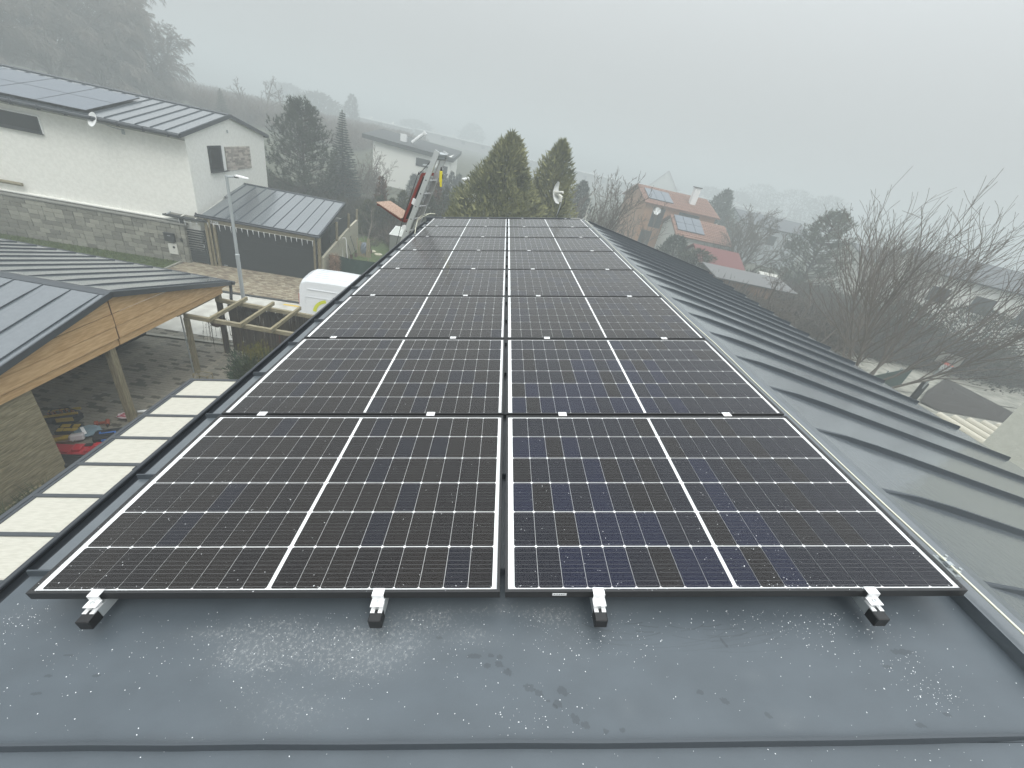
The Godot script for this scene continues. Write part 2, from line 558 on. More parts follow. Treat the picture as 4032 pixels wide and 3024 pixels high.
func our_house() -> void:
	var base := Vector3(1.6, G, -3.6)
	var o := thing("house", "house with an anthracite standing seam metal roof under the solar panels", "house", base)
	var left := Transform3D(roof_basis, -base)
	var apex := roof_basis * Vector3(1.875, -0.06, 0)
	var right := Transform3D(Basis(Vector3(0, 0, 1), -RP), apex - base)
	# walls
	var s := Soup.new()
	s.prism([Vector3(-1.5, 0, 2.6) - Vector3(1.6, 0, -3.6), Vector3(4.85, 0, 2.6) - Vector3(1.6, 0, -3.6), Vector3(4.85, 6.15, 2.6) - Vector3(1.6, 0, -3.6), Vector3(1.852, 6.68, 2.6) - Vector3(1.6, 0, -3.6), Vector3(-1.5, 6.03, 2.6) - Vector3(1.6, 0, -3.6)], Vector3(0, 0, -11.7))
	part("wall", s, M.render_plain, o)
	# sheets of the near slope
	var front: StandardMaterial3D = roof_front_texture()
	for k in range(-4, 18):
		var z0 := 0.4 - SEAM * k
		var z1 := maxf(z0 - SEAM, -9.62)
		s = Soup.new()
		var ln := z0 - z1
		if k == -1 or k == 0:
			s.has_uv = true
			s.box(Vector3(-0.075, -0.134, (z0 + z1) / 2), Vector3(3.75, 0.004, ln - 0.002))
			var v0 := (0.965 - z0) / 1.13
			var v1 := (0.965 - z1) / 1.13
			s.quad_uv(Vector3(-1.95, -0.13, z0 - 0.001), Vector3(1.8, -0.13, z0 - 0.001), Vector3(1.8, -0.13, z1 + 0.001), Vector3(-1.95, -0.13, z1 + 0.001), Vector2(0, v0), Vector2(1, v0), Vector2(1, v1), Vector2(0, v1))
			put("roof_sheet", s.mesh(), front, o, left)
		else:
			s.box(Vector3(-0.075, -0.132, (z0 + z1) / 2), Vector3(3.75, 0.004, ln - 0.002))
			put("roof_sheet", s.mesh(), M.roof, o, left)
		s = Soup.new()
		var pts := []
		for i in 16:
			var a := -1.955 + 3.74 * i / 15.0
			var hh := 0.03 if i < 14 else (0.024 if i == 14 else 0.008)
			var jog := 0.0
			if i >= 13:
				jog = -0.006 * (i - 12)
			pts.append([Vector3(a, -0.131, z0 + jog + rng.randf_range(-0.0025, 0.0025)), hh + rng.randf_range(-0.0012, 0.0012)])
		seam_strip(s, pts)
		put("seam", s.mesh(), M.seam, o, left)
	# sheets and seams of the far slope
	for k in range(-5, 18):
		var z0 := -0.11 - 0.52 * k
		var z1 := maxf(z0 - 0.52, -9.25)
		if z0 < -9.2:
			break
		s = Soup.new()
		s.box(Vector3(1.7, -0.014, (z0 + z1) / 2), Vector3(3.4, 0.004, z0 - z1 - 0.002))
		put("roof_sheet", s.mesh(), M.roof_wet, o, right)
		s = Soup.new()
		var pts := []
		for i in 14:
			var a := 0.075 + 3.33 * i / 13.0
			pts.append([Vector3(a, -0.013, z0 + 0.02 * exp(-a * 3.0) + rng.randf_range(-0.002, 0.002)), 0.034 * clampf(a / 0.42, 0.08, 1.0)])
		seam_strip(s, pts, Vector3(0, 0, 1), 0.026)
		put("seam", s.mesh(), M.seam, o, right)
	# ridge capping
	s = Soup.new()
	var cap := [Vector3(1.79, -0.13, 2.6), Vector3(1.875, -0.13, 2.6), Vector3(1.875, -0.058, 2.6), Vector3(1.79, -0.078, 2.6)]
	s.prism(cap, Vector3(0, 0, -12.1))
	put("ridge_cap", s.mesh(), M.roof, o, left)
	s = Soup.new()
	s.box(Vector3(0.035, -0.005, -3.4), Vector3(0.075, 0.005, 12.0))
	put("ridge_flange", s.mesh(), M.roof, o, right)
	# far verge
	s = Soup.new()
	s.box(Vector3(-0.06, -0.12, -9.66), Vector3(3.84, 0.16, 0.07))
	put("verge_trim", s.mesh(), M.trim, o, left)
	s = Soup.new()
	s.box(Vector3(1.74, -0.03, -9.29), Vector3(3.4, 0.12, 0.06))
	put("verge_trim", s.mesh(), M.trim, o, right)
	s = Soup.new()
	s.box(Vector3(3.41, -0.06, -3.4), Vector3(0.02, 0.09, 11.7))
	put("eave_trim", s.mesh(), M.trim, o, right)
	# gutter along the near eave
	s = Soup.new()
	var gc := roof_basis * Vector3(-1.965, -0.15, 0)
	var r := 0.056
	for i in 10:
		var a0 := PI + PI * i / 10.0
		var a1 := PI + PI * (i + 1) / 10.0
		var p0 := gc + Vector3(cos(a0) * r, sin(a0) * r, 2.6)
		var p1 := gc + Vector3(cos(a1) * r, sin(a1) * r, 2.6)
		var dz := Vector3(0, 0, -12.2)
		s.quad(p0, p0 + dz, p1 + dz, p1)
		s.quad(p0 * 1.0 + Vector3(cos(a0), sin(a0), 0) * 0.003, p1 + Vector3(cos(a1), sin(a1), 0) * 0.003, p1 + dz + Vector3(cos(a1), sin(a1), 0) * 0.003, p0 + dz + Vector3(cos(a0), sin(a0), 0) * 0.003)
	s.tube(gc + Vector3(-r - 0.006, 0.004, 2.6), gc + Vector3(-r - 0.006, 0.004, -9.6), 0.013, 0.013, 10)
	var gut := put("gutter", s.mesh(), M.gutter, o, Transform3D(Basis.IDENTITY, -base))
	for k in range(-3, 10):
		s = Soup.new()
		var z := -0.8 - 0.97 * k
		for i in 8:
			var a0 := PI - 0.15 + (PI * 0.5) * i / 8.0
			var a1 := PI - 0.15 + (PI * 0.5) * (i + 1) / 8.0
			s.box(gc + Vector3(cos((a0 + a1) / 2) * (r + 0.016), sin((a0 + a1) / 2) * (r + 0.016), z), Vector3(0.005, 0.026, 0.026), Basis(Vector3(0, 0, 1), (a0 + a1) / 2))
		put("bracket", s.mesh(), M.gutter, gut, Transform3D.IDENTITY)
	s = Soup.new()
	s.box(Vector3(-1.46, 5.9, 0) + Vector3(-1.6, 0, 0.2), Vector3(0.7, 0.04, 11.4))
	part("soffit", s, M.trim, o)
	for z in [-8.7, 1.9]:
		s = Soup.new()
		s.tube(Vector3(-1.56 - 1.6, 0, z + 3.6), Vector3(-1.56 - 1.6, 5.9, z + 3.6), 0.045, 0.045, 8)
		part("downpipe", s, M.gutter, o)


func solar_array() -> void:
	var pw := 1.722
	var ph := 1.134
	var gap := 0.02
	# the cell: its four corners cut
	var cw := 0.0901
	var ch := 0.1794
	var cut := 0.0055
	var s := Soup.new()
	var x := cw / 2
	var z := ch / 2
	var pts := [Vector3(-x + cut, 0, z), Vector3(x - cut, 0, z), Vector3(x, 0, z - cut), Vector3(x, 0, -z + cut), Vector3(x - cut, 0, -z), Vector3(-x + cut, 0, -z), Vector3(-x, 0, -z + cut), Vector3(-x, 0, z - cut)]
	s.has_uv = true
	for i in range(1, 7):
		var u := []
		for p in [pts[0], pts[i], pts[i + 1]]:
			u.append(Vector2(p.x / cw + 0.5, p.z / ch + 0.5))
		s.quad_uv(pts[0], pts[i], pts[i + 1], pts[i + 1], u[0], u[1], u[2], u[2])
	var cell := s.mesh()
	var frame := Soup.new()
	for k in [-1, 1]:
		frame.box(Vector3(0, -0.0175, k * (ph / 2 - 0.0055)), Vector3(pw, 0.035, 0.011))
		frame.box(Vector3(k * (pw / 2 - 0.0055), -0.0175, 0), Vector3(0.011, 0.035, ph - 0.022))
	var frame_mesh := frame.mesh()
	var back := Soup.new()
	back.box(Vector3(0, -0.0095, 0), Vector3(pw - 0.022, 0.003, ph - 0.022))
	var back_mesh := back.mesh()
	var pane := Soup.new()
	pane.quad(Vector3(-pw / 2 + 0.011, -0.0015, ph / 2 - 0.011), Vector3(pw / 2 - 0.011, -0.0015, ph / 2 - 0.011), Vector3(pw / 2 - 0.011, -0.0015, -ph / 2 + 0.011), Vector3(-pw / 2 + 0.011, -0.0015, -ph / 2 + 0.011))
	var pane_mesh := pane.mesh()
	var order := ["nearest", "second", "third", "fourth", "fifth", "sixth", "seventh", "farthest"]
	for row in 8:
		for side in [-1, 1]:
			var at: Vector3 = roof_basis * Vector3(side * (pw + gap) / 2, 0, -row * (ph + gap) - ph / 2)
			var who: String = ["gutter-side column", "ridge-side column"][(side + 1) / 2]
			var o := thing("solar_panel", "black framed solar panel, %s row from the bare sheet, %s" % [order[row], who], "solar panel", at, roof_basis, "solar panels on the roof")
			put("frame", frame_mesh, M.frame, o)
			put("backsheet", back_mesh, M.back, o)
			for i in 18:
				for j in 6:
					var cx := -0.8 + 0.0445 + i * 0.0914 + (0.014 if i >= 9 else 0.0) - 0.0297 + 0.0045
					var cz := -0.4575 + j * 0.183
					var pick := rng.randf()
					var m: int
					if side > 0 and row < 2:
						m = 3 if pick < 0.35 + 0.1 * (j - 2) and i < 12 else (2 if pick < 0.8 else 0)
					elif side > 0:
						m = 0 if pick < 0.5 else (2 if pick < 0.75 else 1)
					else:
						m = 1 if pick < 0.55 else (0 if pick < 0.9 else 2)
					put("cell", cell, M.cell[m], o, Transform3D(Basis.IDENTITY, Vector3(cx, -0.0068, cz)))
			put("glass", pane_mesh, M.glass, o)
			if row == 0 and side > 0:
				s = Soup.new()
				s.box(Vector3(-0.66, -0.016, ph / 2 + 0.0006), Vector3(0.052, 0.012, 0.0012))
				var st := part("sticker", s, M.back, o)
				s = Soup.new()
				for k in 11:
					s.box(Vector3(-0.682 + k * 0.0043, -0.0145, ph / 2 + 0.0014), Vector3(0.0012 + 0.0012 * (k % 2), 0.005, 0.0006))
				part("print", s, M.dark_grey, st)
	# rails with their clamps
	var names_of := ["rail beside the gutter", "rail just left of the middle gap", "rail just right of the middle gap", "rail beside the ridge"]
	var ai := 0
	for a in [-1.476, -0.453, 0.354, 1.367]:
		var o := thing("mounting_rail", "long aluminium mounting %s, ending in a black cap" % names_of[ai], "mounting rail", roof_basis * Vector3(a, -0.13, -4.6), roof_basis, "mounting rails under the panels")
		ai += 1
		s = Soup.new()
		s.box(Vector3(0, 0.072, -0.005), Vector3(0.04, 0.04, 9.29))
		part("rail", s, M.zinc, o)
		s = Soup.new()
		s.bev(Vector3(0, 0.071, 4.6 + 0.063), Vector3(0.046, 0.045, 0.045), 0.003)
		part("end_cap", s, M.black, o)
		for k in 8:
			s = Soup.new()
			s.box(Vector3(0, 0.026, 4.435 - k * 1.13), Vector3(0.05, 0.052, 0.06))
			part("foot", s, M.zinc, o)
		for e in [1.0, -1.0]:
			var z0: float = 4.6 if e > 0 else -4.632
			s = Soup.new()
			s.box(Vector3(0, 0.1335, z0 + 0.0 * e), Vector3(0.042, 0.003, 0.026))
			s.box(Vector3(0, 0.1215, z0 + 0.0145 * e), Vector3(0.042, 0.027, 0.003))
			s.box(Vector3(0, 0.1095, z0 + 0.028 * e), Vector3(0.046, 0.003, 0.03))
			s.box(Vector3(-0.0135, 0.0945, z0 + 0.036 * e), Vector3(0.015, 0.004, 0.04))
			s.box(Vector3(0.0135, 0.0945, z0 + 0.036 * e), Vector3(0.015, 0.004, 0.04))
			s.box(Vector3(0, 0.102, z0 + 0.02 * e), Vector3(0.03, 0.013, 0.014))
			var cl := part("end_clamp", s, M.alu_bright, o)
			s = Soup.new()
			s.lathe(Vector3(0, 0.111, z0 + 0.028 * e), [Vector2(0.0075, 0), Vector2(0.0075, 0.006), Vector2(0.004, 0.006), Vector2(0.0035, 0.002), Vector2(0, 0.002)], 10)
			part("bolt", s, M.alu, cl)
		for k in 7:
			s = Soup.new()
			s.bev(Vector3(0, 0.1335, 4.6 - (k + 1) * 1.154 + 0.01), Vector3(0.05, 0.005, 0.038), 0.001)
			s.box(Vector3(0, 0.112, 4.6 - (k + 1) * 1.154 + 0.01), Vector3(0.03, 0.04, 0.012))
			var cl := part("mid_clamp", s, M.alu_bright, o)
			s = Soup.new()
			s.lathe(Vector3(0, 0.136, 4.6 - (k + 1) * 1.154 + 0.01), [Vector2(0.007, 0), Vector2(0.007, 0.004), Vector2(0, 0.004)], 8)
			part("bolt", s, M.alu, cl)
	# grains of frost and swarf on sheet and glass
	var mm := MultiMesh.new()
	mm.transform_format = MultiMesh.TRANSFORM_3D
	s = Soup.new()
	s.lathe(Vector3.ZERO, [Vector2(1, 0), Vector2(0.7, 0.5), Vector2(0, 0.6)], 6)
	mm.mesh = s.mesh()
	var list := []
	var add := func(a: float, zz: float, big: float) -> void:
		var n := 0.0 if (zz < -0.004 and absf(a) < 1.73 and absf(a) > 0.012) else -0.13
		if a < -1.94 or a > 1.78 or zz > 1.5:
			return
		if n < -0.1 and zz < -0.6 and a < 1.7:
			return
		var k := (0.0005 + 0.0011 * pow(rng.randf(), 3.0)) * big
		var b := roof_basis * Basis(Vector3.UP, rng.randf() * TAU) * Basis.from_scale(Vector3(k * rng.randf_range(0.9, 1.9), k, k))
		list.append(Transform3D(b, roof_basis * Vector3(a, n, zz)))
	for i in 620:
		add.call(rng.randf_range(-1.93, 1.76), rng.randf_range(-0.02, 0.62), 1.0)
	for d in [[1.1, 0.03, 0.16, 0.05, 150], [1.24, 0.07, 0.14, 0.05, 110], [1.42, 0.24, 0.06, 0.05, 80], [1.45, 0.3, 0.06, 0.03, 40], [-1.79, 0.025, 0.08, 0.03, 70], [0.3, 0.06, 0.22, 0.07, 220], [-0.5, 0.1, 0.3, 0.08, 200], [-0.9, 0.1, 0.25, 0.06, 160], [0.1, 0.33, 0.1, 0.04, 60], [-1.5, 0.1, 0.3, 0.08, 70]]:
		for i in d[4]:
			add.call(d[0] + rng.randfn() * d[2], d[1] + rng.randfn() * d[3], 1.0)
	for d in [[1.0, -0.22, 0.14, 0.14, 130], [1.0, -0.4, 0.1, 0.15, 40], [0.25, -0.3, 0.2, 0.2, 90], [-0.4, -0.35, 0.5, 0.25, 120], [-1.5, -0.3, 0.2, 0.25, 90], [-1.3, -0.8, 0.4, 0.3, 70], [0.9, -0.8, 0.5, 0.3, 50], [1.7, -0.3, 0.02, 0.3, 20]]:
		for i in d[4]:
			add.call(d[0] + rng.randfn() * d[2], minf(d[1] + rng.randfn() * d[3], -0.02), 1.0)
	for i in 140:
		add.call(rng.randf_range(-1.7, 1.7), -rng.randf() * rng.randf() * 2.2 - 0.02, 0.9)
	mm.instance_count = list.size()
	for i in list.size():
		mm.set_instance_transform(i, list[i])
	var grains := MultiMeshInstance3D.new()
	grains.name = "frost_grains"
	grains.multimesh = mm
	grains.material_override = M.ice
	add_child(grains)
	tag(stuff(grains), "scattered white grains of frost on the bare sheet and the nearest panels", "frost")


func roof_things() -> void:
	# lightning conductor along the ridge
	var o := thing("lightning_conductor", "pale yellow lightning conductor wire running along the roof ridge", "wire", roof_basis * Vector3(1.812, -0.066, -4.0))
	var off: Vector3 = -o.position
	var s := Soup.new()
	var line := []
	for i in 40:
		var z := 2.6 - 11.9 * i / 39.0
		line.append(off + roof_basis * Vector3(1.812 + 0.004 * sin(i * 0.9) + (0.03 * clampf((-z - 5.0) / 2.0, 0, 1)), -0.042 + 0.003 * sin(i * 1.7), z))
	s.path(line, 0.0045, 6)
	part("wire", s, M.wire, o)
	for z in [-0.14, -4.5, -8.2]:
		s = Soup.new()
		var p: Vector3 = off + roof_basis * Vector3(1.812, -0.05, z)
		s.box(p + Vector3(0, -0.012, 0), Vector3(0.03, 0.02, 0.1))
		s.box(p + Vector3(0.004, 0.008, 0), Vector3(0.026, 0.012, 0.02))
		var h := part("holder", s, M.zinc, o)
		for d in [-0.03, 0.03]:
			s = Soup.new()
			s.lathe(p + Vector3(0.012, 0.0, d), [Vector2(0.01, 0), Vector2(0.01, 0.012), Vector2(0.006, 0.016), Vector2(0.006, 0.024), Vector2(0, 0.024)], 8)
			part("bolt", s, M.zinc, h)
	o = thing("lightning_rod", "slim white lightning rod at the far end of the ridge", "lightning rod", roof_basis * Vector3(1.82, -0.06, -9.3))
	s = Soup.new()
	s.tube(Vector3(0, 0.07, 0), Vector3(0.035, 0.66, 0.0), 0.007, 0.005, 8)
	part("rod", s, M.offwhite, o)
	s = Soup.new()
	s.path([Vector3(-0.34, 0.0, 0.05), Vector3(-0.15, 0.03, 0.03), Vector3(-0.06, 0.03, 0), Vector3(0, 0.08, 0), Vector3(0.035, 0.15, 0)], 0.006, 6)
	s.path([Vector3(0.03, 0.17, 0.02), Vector3(0.02, 0.03, 0.03), Vector3(0.09, 0.0, 0.2), Vector3(0.3, -0.05, 0.35)], 0.005, 6)
	part("lead", s, M.offwhite, o)
	s = Soup.new()
	s.box(Vector3(-0.05, 0.015, 0), Vector3(0.09, 0.03, 0.06))
	part("clamp", s, M.zinc, o)
	# loose wires at the far gutter corner
	s = Soup.new()
	var c := Vector3(-1.85, -0.36, -8.75)
	s.path([Vector3(0, -0.12, 0.9), Vector3(-0.06, -0.03, 0.5), Vector3(-0.1, 0.05, 0.12), Vector3(-0.04, 0.11, -0.15), Vector3(0.1, 0.14, -0.3), Vector3(0.2, 0.15, -0.34)], 0.007, 6)
	s.path([Vector3(-0.12, 0.0, 0.1), Vector3(-0.02, 0.08, -0.05), Vector3(0.12, 0.17, -0.2)], 0.006, 6)
	var w := part("grounding_wire", s, M.wire, self)
	w.position = c
	tag(w, "curled pale grounding wire at the far end of the gutter", "wire")
	# grid antenna behind the far verge
	o = thing("antenna", "white grid dish antenna on a thin mast behind the far roof edge", "antenna", Vector3(1.24, -0.75, -10.0))
	s = Soup.new()
	s.tube(Vector3(-0.03, 0, 0), Vector3(-0.01, 0.9, 0), 0.014, 0.014, 8)
	s.tube(Vector3(-0.01, 0.9, 0), Vector3(0.02, 1.37, 0), 0.012, 0.012, 8)
	part("mast", s, M.zinc, o)
	s = Soup.new()
	s.path([Vector3(0.02, 1.34, 0.02), Vector3(0.09, 1.38, 0.0), Vector3(0.1, 1.25, 0.0), Vector3(0.03, 1.12, 0.01), Vector3(-0.02, 0.9, 0.02)], 0.008, 6)
	part("cable", s, M.black, o)
	var db := Basis(Vector3(0, 1, 0), 0.9) * Basis(Vector3(1, 0, 0), -0.12) * Basis(Vector3(0, 0, 1), 0.32)
	s = Soup.new()
	for i in 10:      # curved petal dish, rounded ends
		for j in 4:
			var q := []
			for k in [[0, 0], [1, 0], [1, 1], [0, 1]]:
				var v: float = (i + k[0]) / 10.0 * 2.0 - 1.0
				var u: float = ((j + k[1]) / 4.0 * 2.0 - 1.0) * sqrt(maxf(0.0, 1.0 - pow(absf(v), 3.5)))
				q.append(Vector3(-0.2, 1.46, 0.03) + db * Vector3(u * 0.125, v * 0.26, 0.28 * v * v * 0.4 + u * u * 0.03))
			s.quad(q[0], q[1], q[2], q[3])
			s.quad(q[3] - db.z * 0.012, q[2] - db.z * 0.012, q[1] - db.z * 0.012, q[0] - db.z * 0.012)
	part("dish", s, M.white, o)
	s = Soup.new()
	s.tube(Vector3(-0.2, 1.46, 0.03), Vector3(-0.2, 1.46, 0.03) + db * Vector3(0, 0.02, 0.24), 0.035, 0.03, 10)
	part("feed", s, M.offwhite, o)
	s = Soup.new()
	s.tube(Vector3(-0.2, 1.46, 0.03), Vector3(0.0, 1.38, -0.02), 0.04, 0.04, 10)
	s.box(Vector3(-0.03, 1.33, 0), Vector3(0.09, 0.1, 0.08))
	part("mount", s, M.offwhite, o)
	# ladder lift leaning on the gutter
	o = thing("ladder_lift", "aluminium ladder lift leaning past the gutter with a red carriage", "ladder", Vector3(-4.0, G, -9.3), Basis(Vector3(0, 1, 0), -0.3))
	var foot := Vector3.ZERO
	var top := Vector3(2.55, 7.69, 0)
	var dir := (top - foot).normalized()
	var nor := Vector3(-dir.y, dir.x, 0)
	for zz in [0.2, -0.2]:
		s = Soup.new()
		s.beam(foot + Vector3(0, 0, zz), top + Vector3(0, 0, zz), 0.11, 0.03, Vector3(0, 0, 1))
		s.beam(foot + Vector3(0, 0, zz * 0.93) + nor * 0.052, top + Vector3(0, 0, zz * 0.93) + nor * 0.052, 0.006, 0.05, Vector3(0, 0, 1))
		var ra := part("rail", s, M.alu, o)
		for k in 26:
			var p := foot + dir * (0.25 + k * 0.29) + Vector3(0, 0, zz + signf(zz) * 0.0155)
			s = Soup.new()
			s.tube(p, p + Vector3(0, 0, 0.001 * signf(zz)), 0.013, 0.013, 8)
			part("rung_end", s, M.black, ra)
	for k in 26:
		s = Soup.new()
		var p := foot + dir * (0.25 + k * 0.29)
		s.tube(p + Vector3(0, 0, 0.19), p + Vector3(0, 0, -0.19), 0.016, 0.016, 8)
		part("rung", s, M.alu, o)
	s = Soup.new()
	s.box(top - dir * 0.06 + Vector3(0, 0, 0), Vector3(0.1, 0.05, 0.36), Basis(nor, dir, Vector3(0, 0, 1)))
	s.tube(top - dir * 0.12 + Vector3(0, 0, 0.15), top - dir * 0.12 + Vector3(0, 0, -0.15), 0.05, 0.05, 12)
	part("head_pulley", s, M.zinc, o)
	s = Soup.new()
	for zz in [0.17, -0.17]:
		s.beam(top - dir * 1.62 + nor * 0.16 + Vector3(0, 0, zz), top - dir * 0.55 + nor * 0.13 + Vector3(0, 0, zz), 0.05, 0.035, Vector3(0, 0, 1))
		s.beam(top - dir * 0.55 + nor * 0.13 + Vector3(0, 0, zz), top - dir * 0.5 + nor * 0.06 + Vector3(0, 0, zz), 0.05, 0.035, Vector3(0, 0, 1))
	s.beam(top - dir * 0.55 + nor * 0.13 + Vector3(0, 0, 0.17), top - dir * 0.55 + nor * 0.13 + Vector3(0, 0, -0.17), 0.05, 0.04)
	s.beam(top - dir * 1.62 + nor * 0.16 + Vector3(0, 0, 0.17), top - dir * 1.62 + nor * 0.16 + Vector3(0, 0, -0.17), 0.07, 0.05)
	part("carriage", s, M.red, o)
	s = Soup.new()
	s.box(top - dir * 1.08 + nor * 0.135, Vector3(0.012, 0.95, 0.32), Basis(nor, dir, Vector3(0, 0, 1)))
	part("carriage_plate", s, M.black, o)
	var hinge := top - dir * 1.6 + nor * 0.18
	var out := Vector3(-0.95, 0.3, 0)
	var up := Vector3(0.3, 0.95, 0)
	s = Soup.new()
	for zz in [0.2, -0.2]:
		s.beam(hinge + Vector3(0, 0, zz) - up * 0.02, hinge + out * 0.62 + Vector3(0, 0, zz), 0.03, 0.05, Vector3(0, 0, 1))
	s.beam(hinge + out * 0.62 + Vector3(0, 0, 0.24), hinge + out * 0.62 + Vector3(0, 0, -0.24), 0.03, 0.05)
	part("platform_frame", s, M.red, o)
	s = Soup.new()
	s.box(hinge + out * 0.33 + up * 0.035, Vector3(0.64, 0.018, 0.56), Basis(-out, up, Vector3(0, 0, 1)))
	part("plywood", s, M.ply, o)
	s = Soup.new()
	s.box(top - dir * 1.12 + nor * 0.07 + Vector3(0, 0, 0.19), Vector3(0.1, 0.12, 0.05), Basis(nor, dir, Vector3(0, 0, 1)))
	s.tube(top - dir * 1.72 + nor * 0.08 + Vector3(0, 0, 0.22), top - dir * 1.72 + nor * 0.08 + Vector3(0, 0, 0.16), 0.05, 0.05, 12)
	part("roller", s, M.alu_bright, o)
	s = Soup.new()
	s.path([top - dir * 0.25 + nor * 0.06 + Vector3(0, 0, 0.2), top - dir * 0.6 + nor * 0.2 + Vector3(0, 0, 0.19), top - dir * 0.55 + nor * 0.22 + Vector3(0, 0, 0.18), top - dir * 1.6 + nor * 0.17 + Vector3(0, 0, 0.21), top - dir * 2.6 + nor * 0.06 + Vector3(0, 0, 0.22), top - dir * 3.4 + nor * 0.06 + Vector3(0, 0, 0.22)], 0.006, 6)
	part("cable", s, M.black, o)
	o = thing("pendant_control", "yellow hand control hanging from the top of the ladder lift", "control", Vector3(-1.53, 0.42, -8.5))
	s = Soup.new()
	s.bev(Vector3(0, 0.2, 0), Vector3(0.06, 0.22, 0.05), 0.012, Basis(Vector3(0, 0, 1), 0.06))
	s.bev(Vector3(0.015, 0.06, 0), Vector3(0.042, 0.1, 0.04), 0.008, Basis(Vector3(0, 0, 1), 0.15))
	part("handset", s, M.yellow, o)
	s = Soup.new()
	s.tube(Vector3(-0.005, 0.3, 0), Vector3(-0.01, 0.38, 0), 0.022, 0.008, 8)
	s.box(Vector3(0.034, 0.21, 0), Vector3(0.012, 0.08, 0.03))
	part("grip", s, M.black, o)


# ---------------------------------------------------------------- the yard on the near side of the street
func carport() -> void:
	var base := Vector3(-12.7, G, -8.0)
	var o := thing("carport", "timber carport with grey metal gable roof and honey coloured boarded gable", "carport", base)
	var rise := 1.0
	var half := 4.25
	var ridge_y := 3.52
	for side in [1, -1]:
		# local frame of a slope: x towards our house, z down the slope away from the ridge
		var ang := atan2(rise, half)
		var b := Basis(Vector3(1, 0, 0), ang * side)
		var run := sqrt(rise * rise + half * half) + 0.06
		for k in 15:
			var x0 := 4.25 - k * 0.565
			var s := Soup.new()
			s.box(Vector3(x0 - 0.2825, 0, side * run / 2), Vector3(0.563, 0.004, run))
			put("roof_sheet", s.mesh(), M.roof_wet, o, Transform3D(b, Vector3(0, ridge_y, 0)))
			s = Soup.new()
			var pts := []
			for i in 9:
				var t := 0.12 + (run - 0.14) * i / 8.0
				pts.append([Vector3(x0 - 0.13, 0.002, side * t), 0.03 * clampf(t / 0.3, 0.2, 1.0)])
			seam_strip(s, pts, Vector3(side, 0, 0), 0.016)
			put("seam", s.mesh(), M.seam, o, Transform3D(b, Vector3(0, ridge_y, 0)))
		var s2 := Soup.new()
		s2.box(Vector3(4.245, -0.05, side * run / 2), Vector3(0.03, 0.13, run))
		put("verge_trim", s2.mesh(), M.trim, o, Transform3D(b, Vector3(0, ridge_y, 0)))
		s2 = Soup.new()
		s2.box(Vector3(-0.05, 0.008, side * 0.07), Vector3(8.6, 0.012, 0.14))
		put("ridge_cap", s2.mesh(), M.trim, o, Transform3D(b, Vector3(0, ridge_y, 0)))
		# gable boards, cut to the slope, upper ones shorter
		var y := 2.34
		var n := 0
		while y < 3.36:
			var y1 := minf(y + 0.31, 3.4)
			var z0 := (3.41 - y) / rise * half
			var z1 := maxf(0.02, (3.41 - y1) / rise * half)
			var s := Soup.new()
			var x := 4.09 + 0.012 * (n % 2)
			var p := [Vector3(x, y + 0.014, 0.012 * side), Vector3(x, y + 0.014, z0 * side), Vector3(x, y1, z1 * side), Vector3(x, y1, 0.012 * side)]
			if side > 0:
				p.reverse()
			s.prism(p, Vector3(0.028, 0, 0))
			part("board", s, M.pine_wood if n % 2 == 0 else M.pine_wood_b, o)
			y = y1
			n += 1
		var s3 := Soup.new()
		s3.box(Vector3(4.03, 2.25, side * 2.02), Vector3(0.12, 0.16, 4.0))
		part("beam", s3, M.pine_wood_b, o)
	var s := Soup.new()
	s.box(Vector3(4.122, 2.85, 0), Vector3(0.012, 1.02, 0.022))
	part("joint_strip", s, mat(0.13, 0.065, 0.025, 0.8), o)
	# soffit boarding keeps the inside dark
	for side in [1, -1]:
		s = Soup.new()
		var ang := atan2(rise, half)
		s.box(Vector3(-0.05, -0.07, side * 2.15), Vector3(8.2, 0.03, 4.3))
		put("soffit", s.mesh(), M.pine_wood, o, Transform3D(Basis(Vector3(1, 0, 0), ang * side), Vector3(0, ridge_y, 0)))
	# posts
	for p in [[3.98, 0.18, 0.16], [3.98, 4.0, 0.14], [3.98, -3.95, 0.14], [-4.0, 0.2, 0.16], [-4.0, 3.9, 0.14], [-4.0, -3.9, 0.14]]:
		s = Soup.new()
		s.bev(Vector3(p[0], 1.09, p[1]), Vector3(p[2], 2.18, p[2]), 0.012)
		part("post", s, M.grey_wood_y, o)
	# boarded wall under the near half of the gable
	for k in 16:
		s = Soup.new()
		s.bev(Vector3(4.03 + (0.003 if k % 3 == 0 else 0.0), 0.07 + k * 0.137, 3.2), Vector3(0.03, 0.133, 2.3), 0.006)
		part("wall_board", s, M.grey_wood if k % 2 == 0 else M.grey_wood, o)
	for k in 16:
		s = Soup.new()
		s.bev(Vector3(0.0, 0.07 + k * 0.137, 4.2), Vector3(8.1, 0.133, 0.03), 0.006)
		part("wall_board", s, M.grey_wood_x, o)
	s = Soup.new()
	s.box(Vector3(-4.1, 1.1, 0), Vector3(0.03, 2.2, 8.2))
	part("rear_wall", s, M.grey_wood_y, o)
	# gutter and swan neck at the far eave
	s = Soup.new()
	s.tube(Vector3(4.3, 2.45, -4.36), Vector3(-4.3, 2.45, -4.36), 0.065, 0.065, 10)
	var gut := part("gutter", s, M.gutter, o)
	s = Soup.new()
	s.path([Vector3(4.16, 2.42, -4.36), Vector3(4.16, 2.26, -4.36), Vector3(4.19, 2.14, -4.3), Vector3(4.22, 1.98, -4.2), Vector3(4.22, 0.1, -4.2)], 0.045, 10)
	part("downpipe", s, M.gutter, gut)


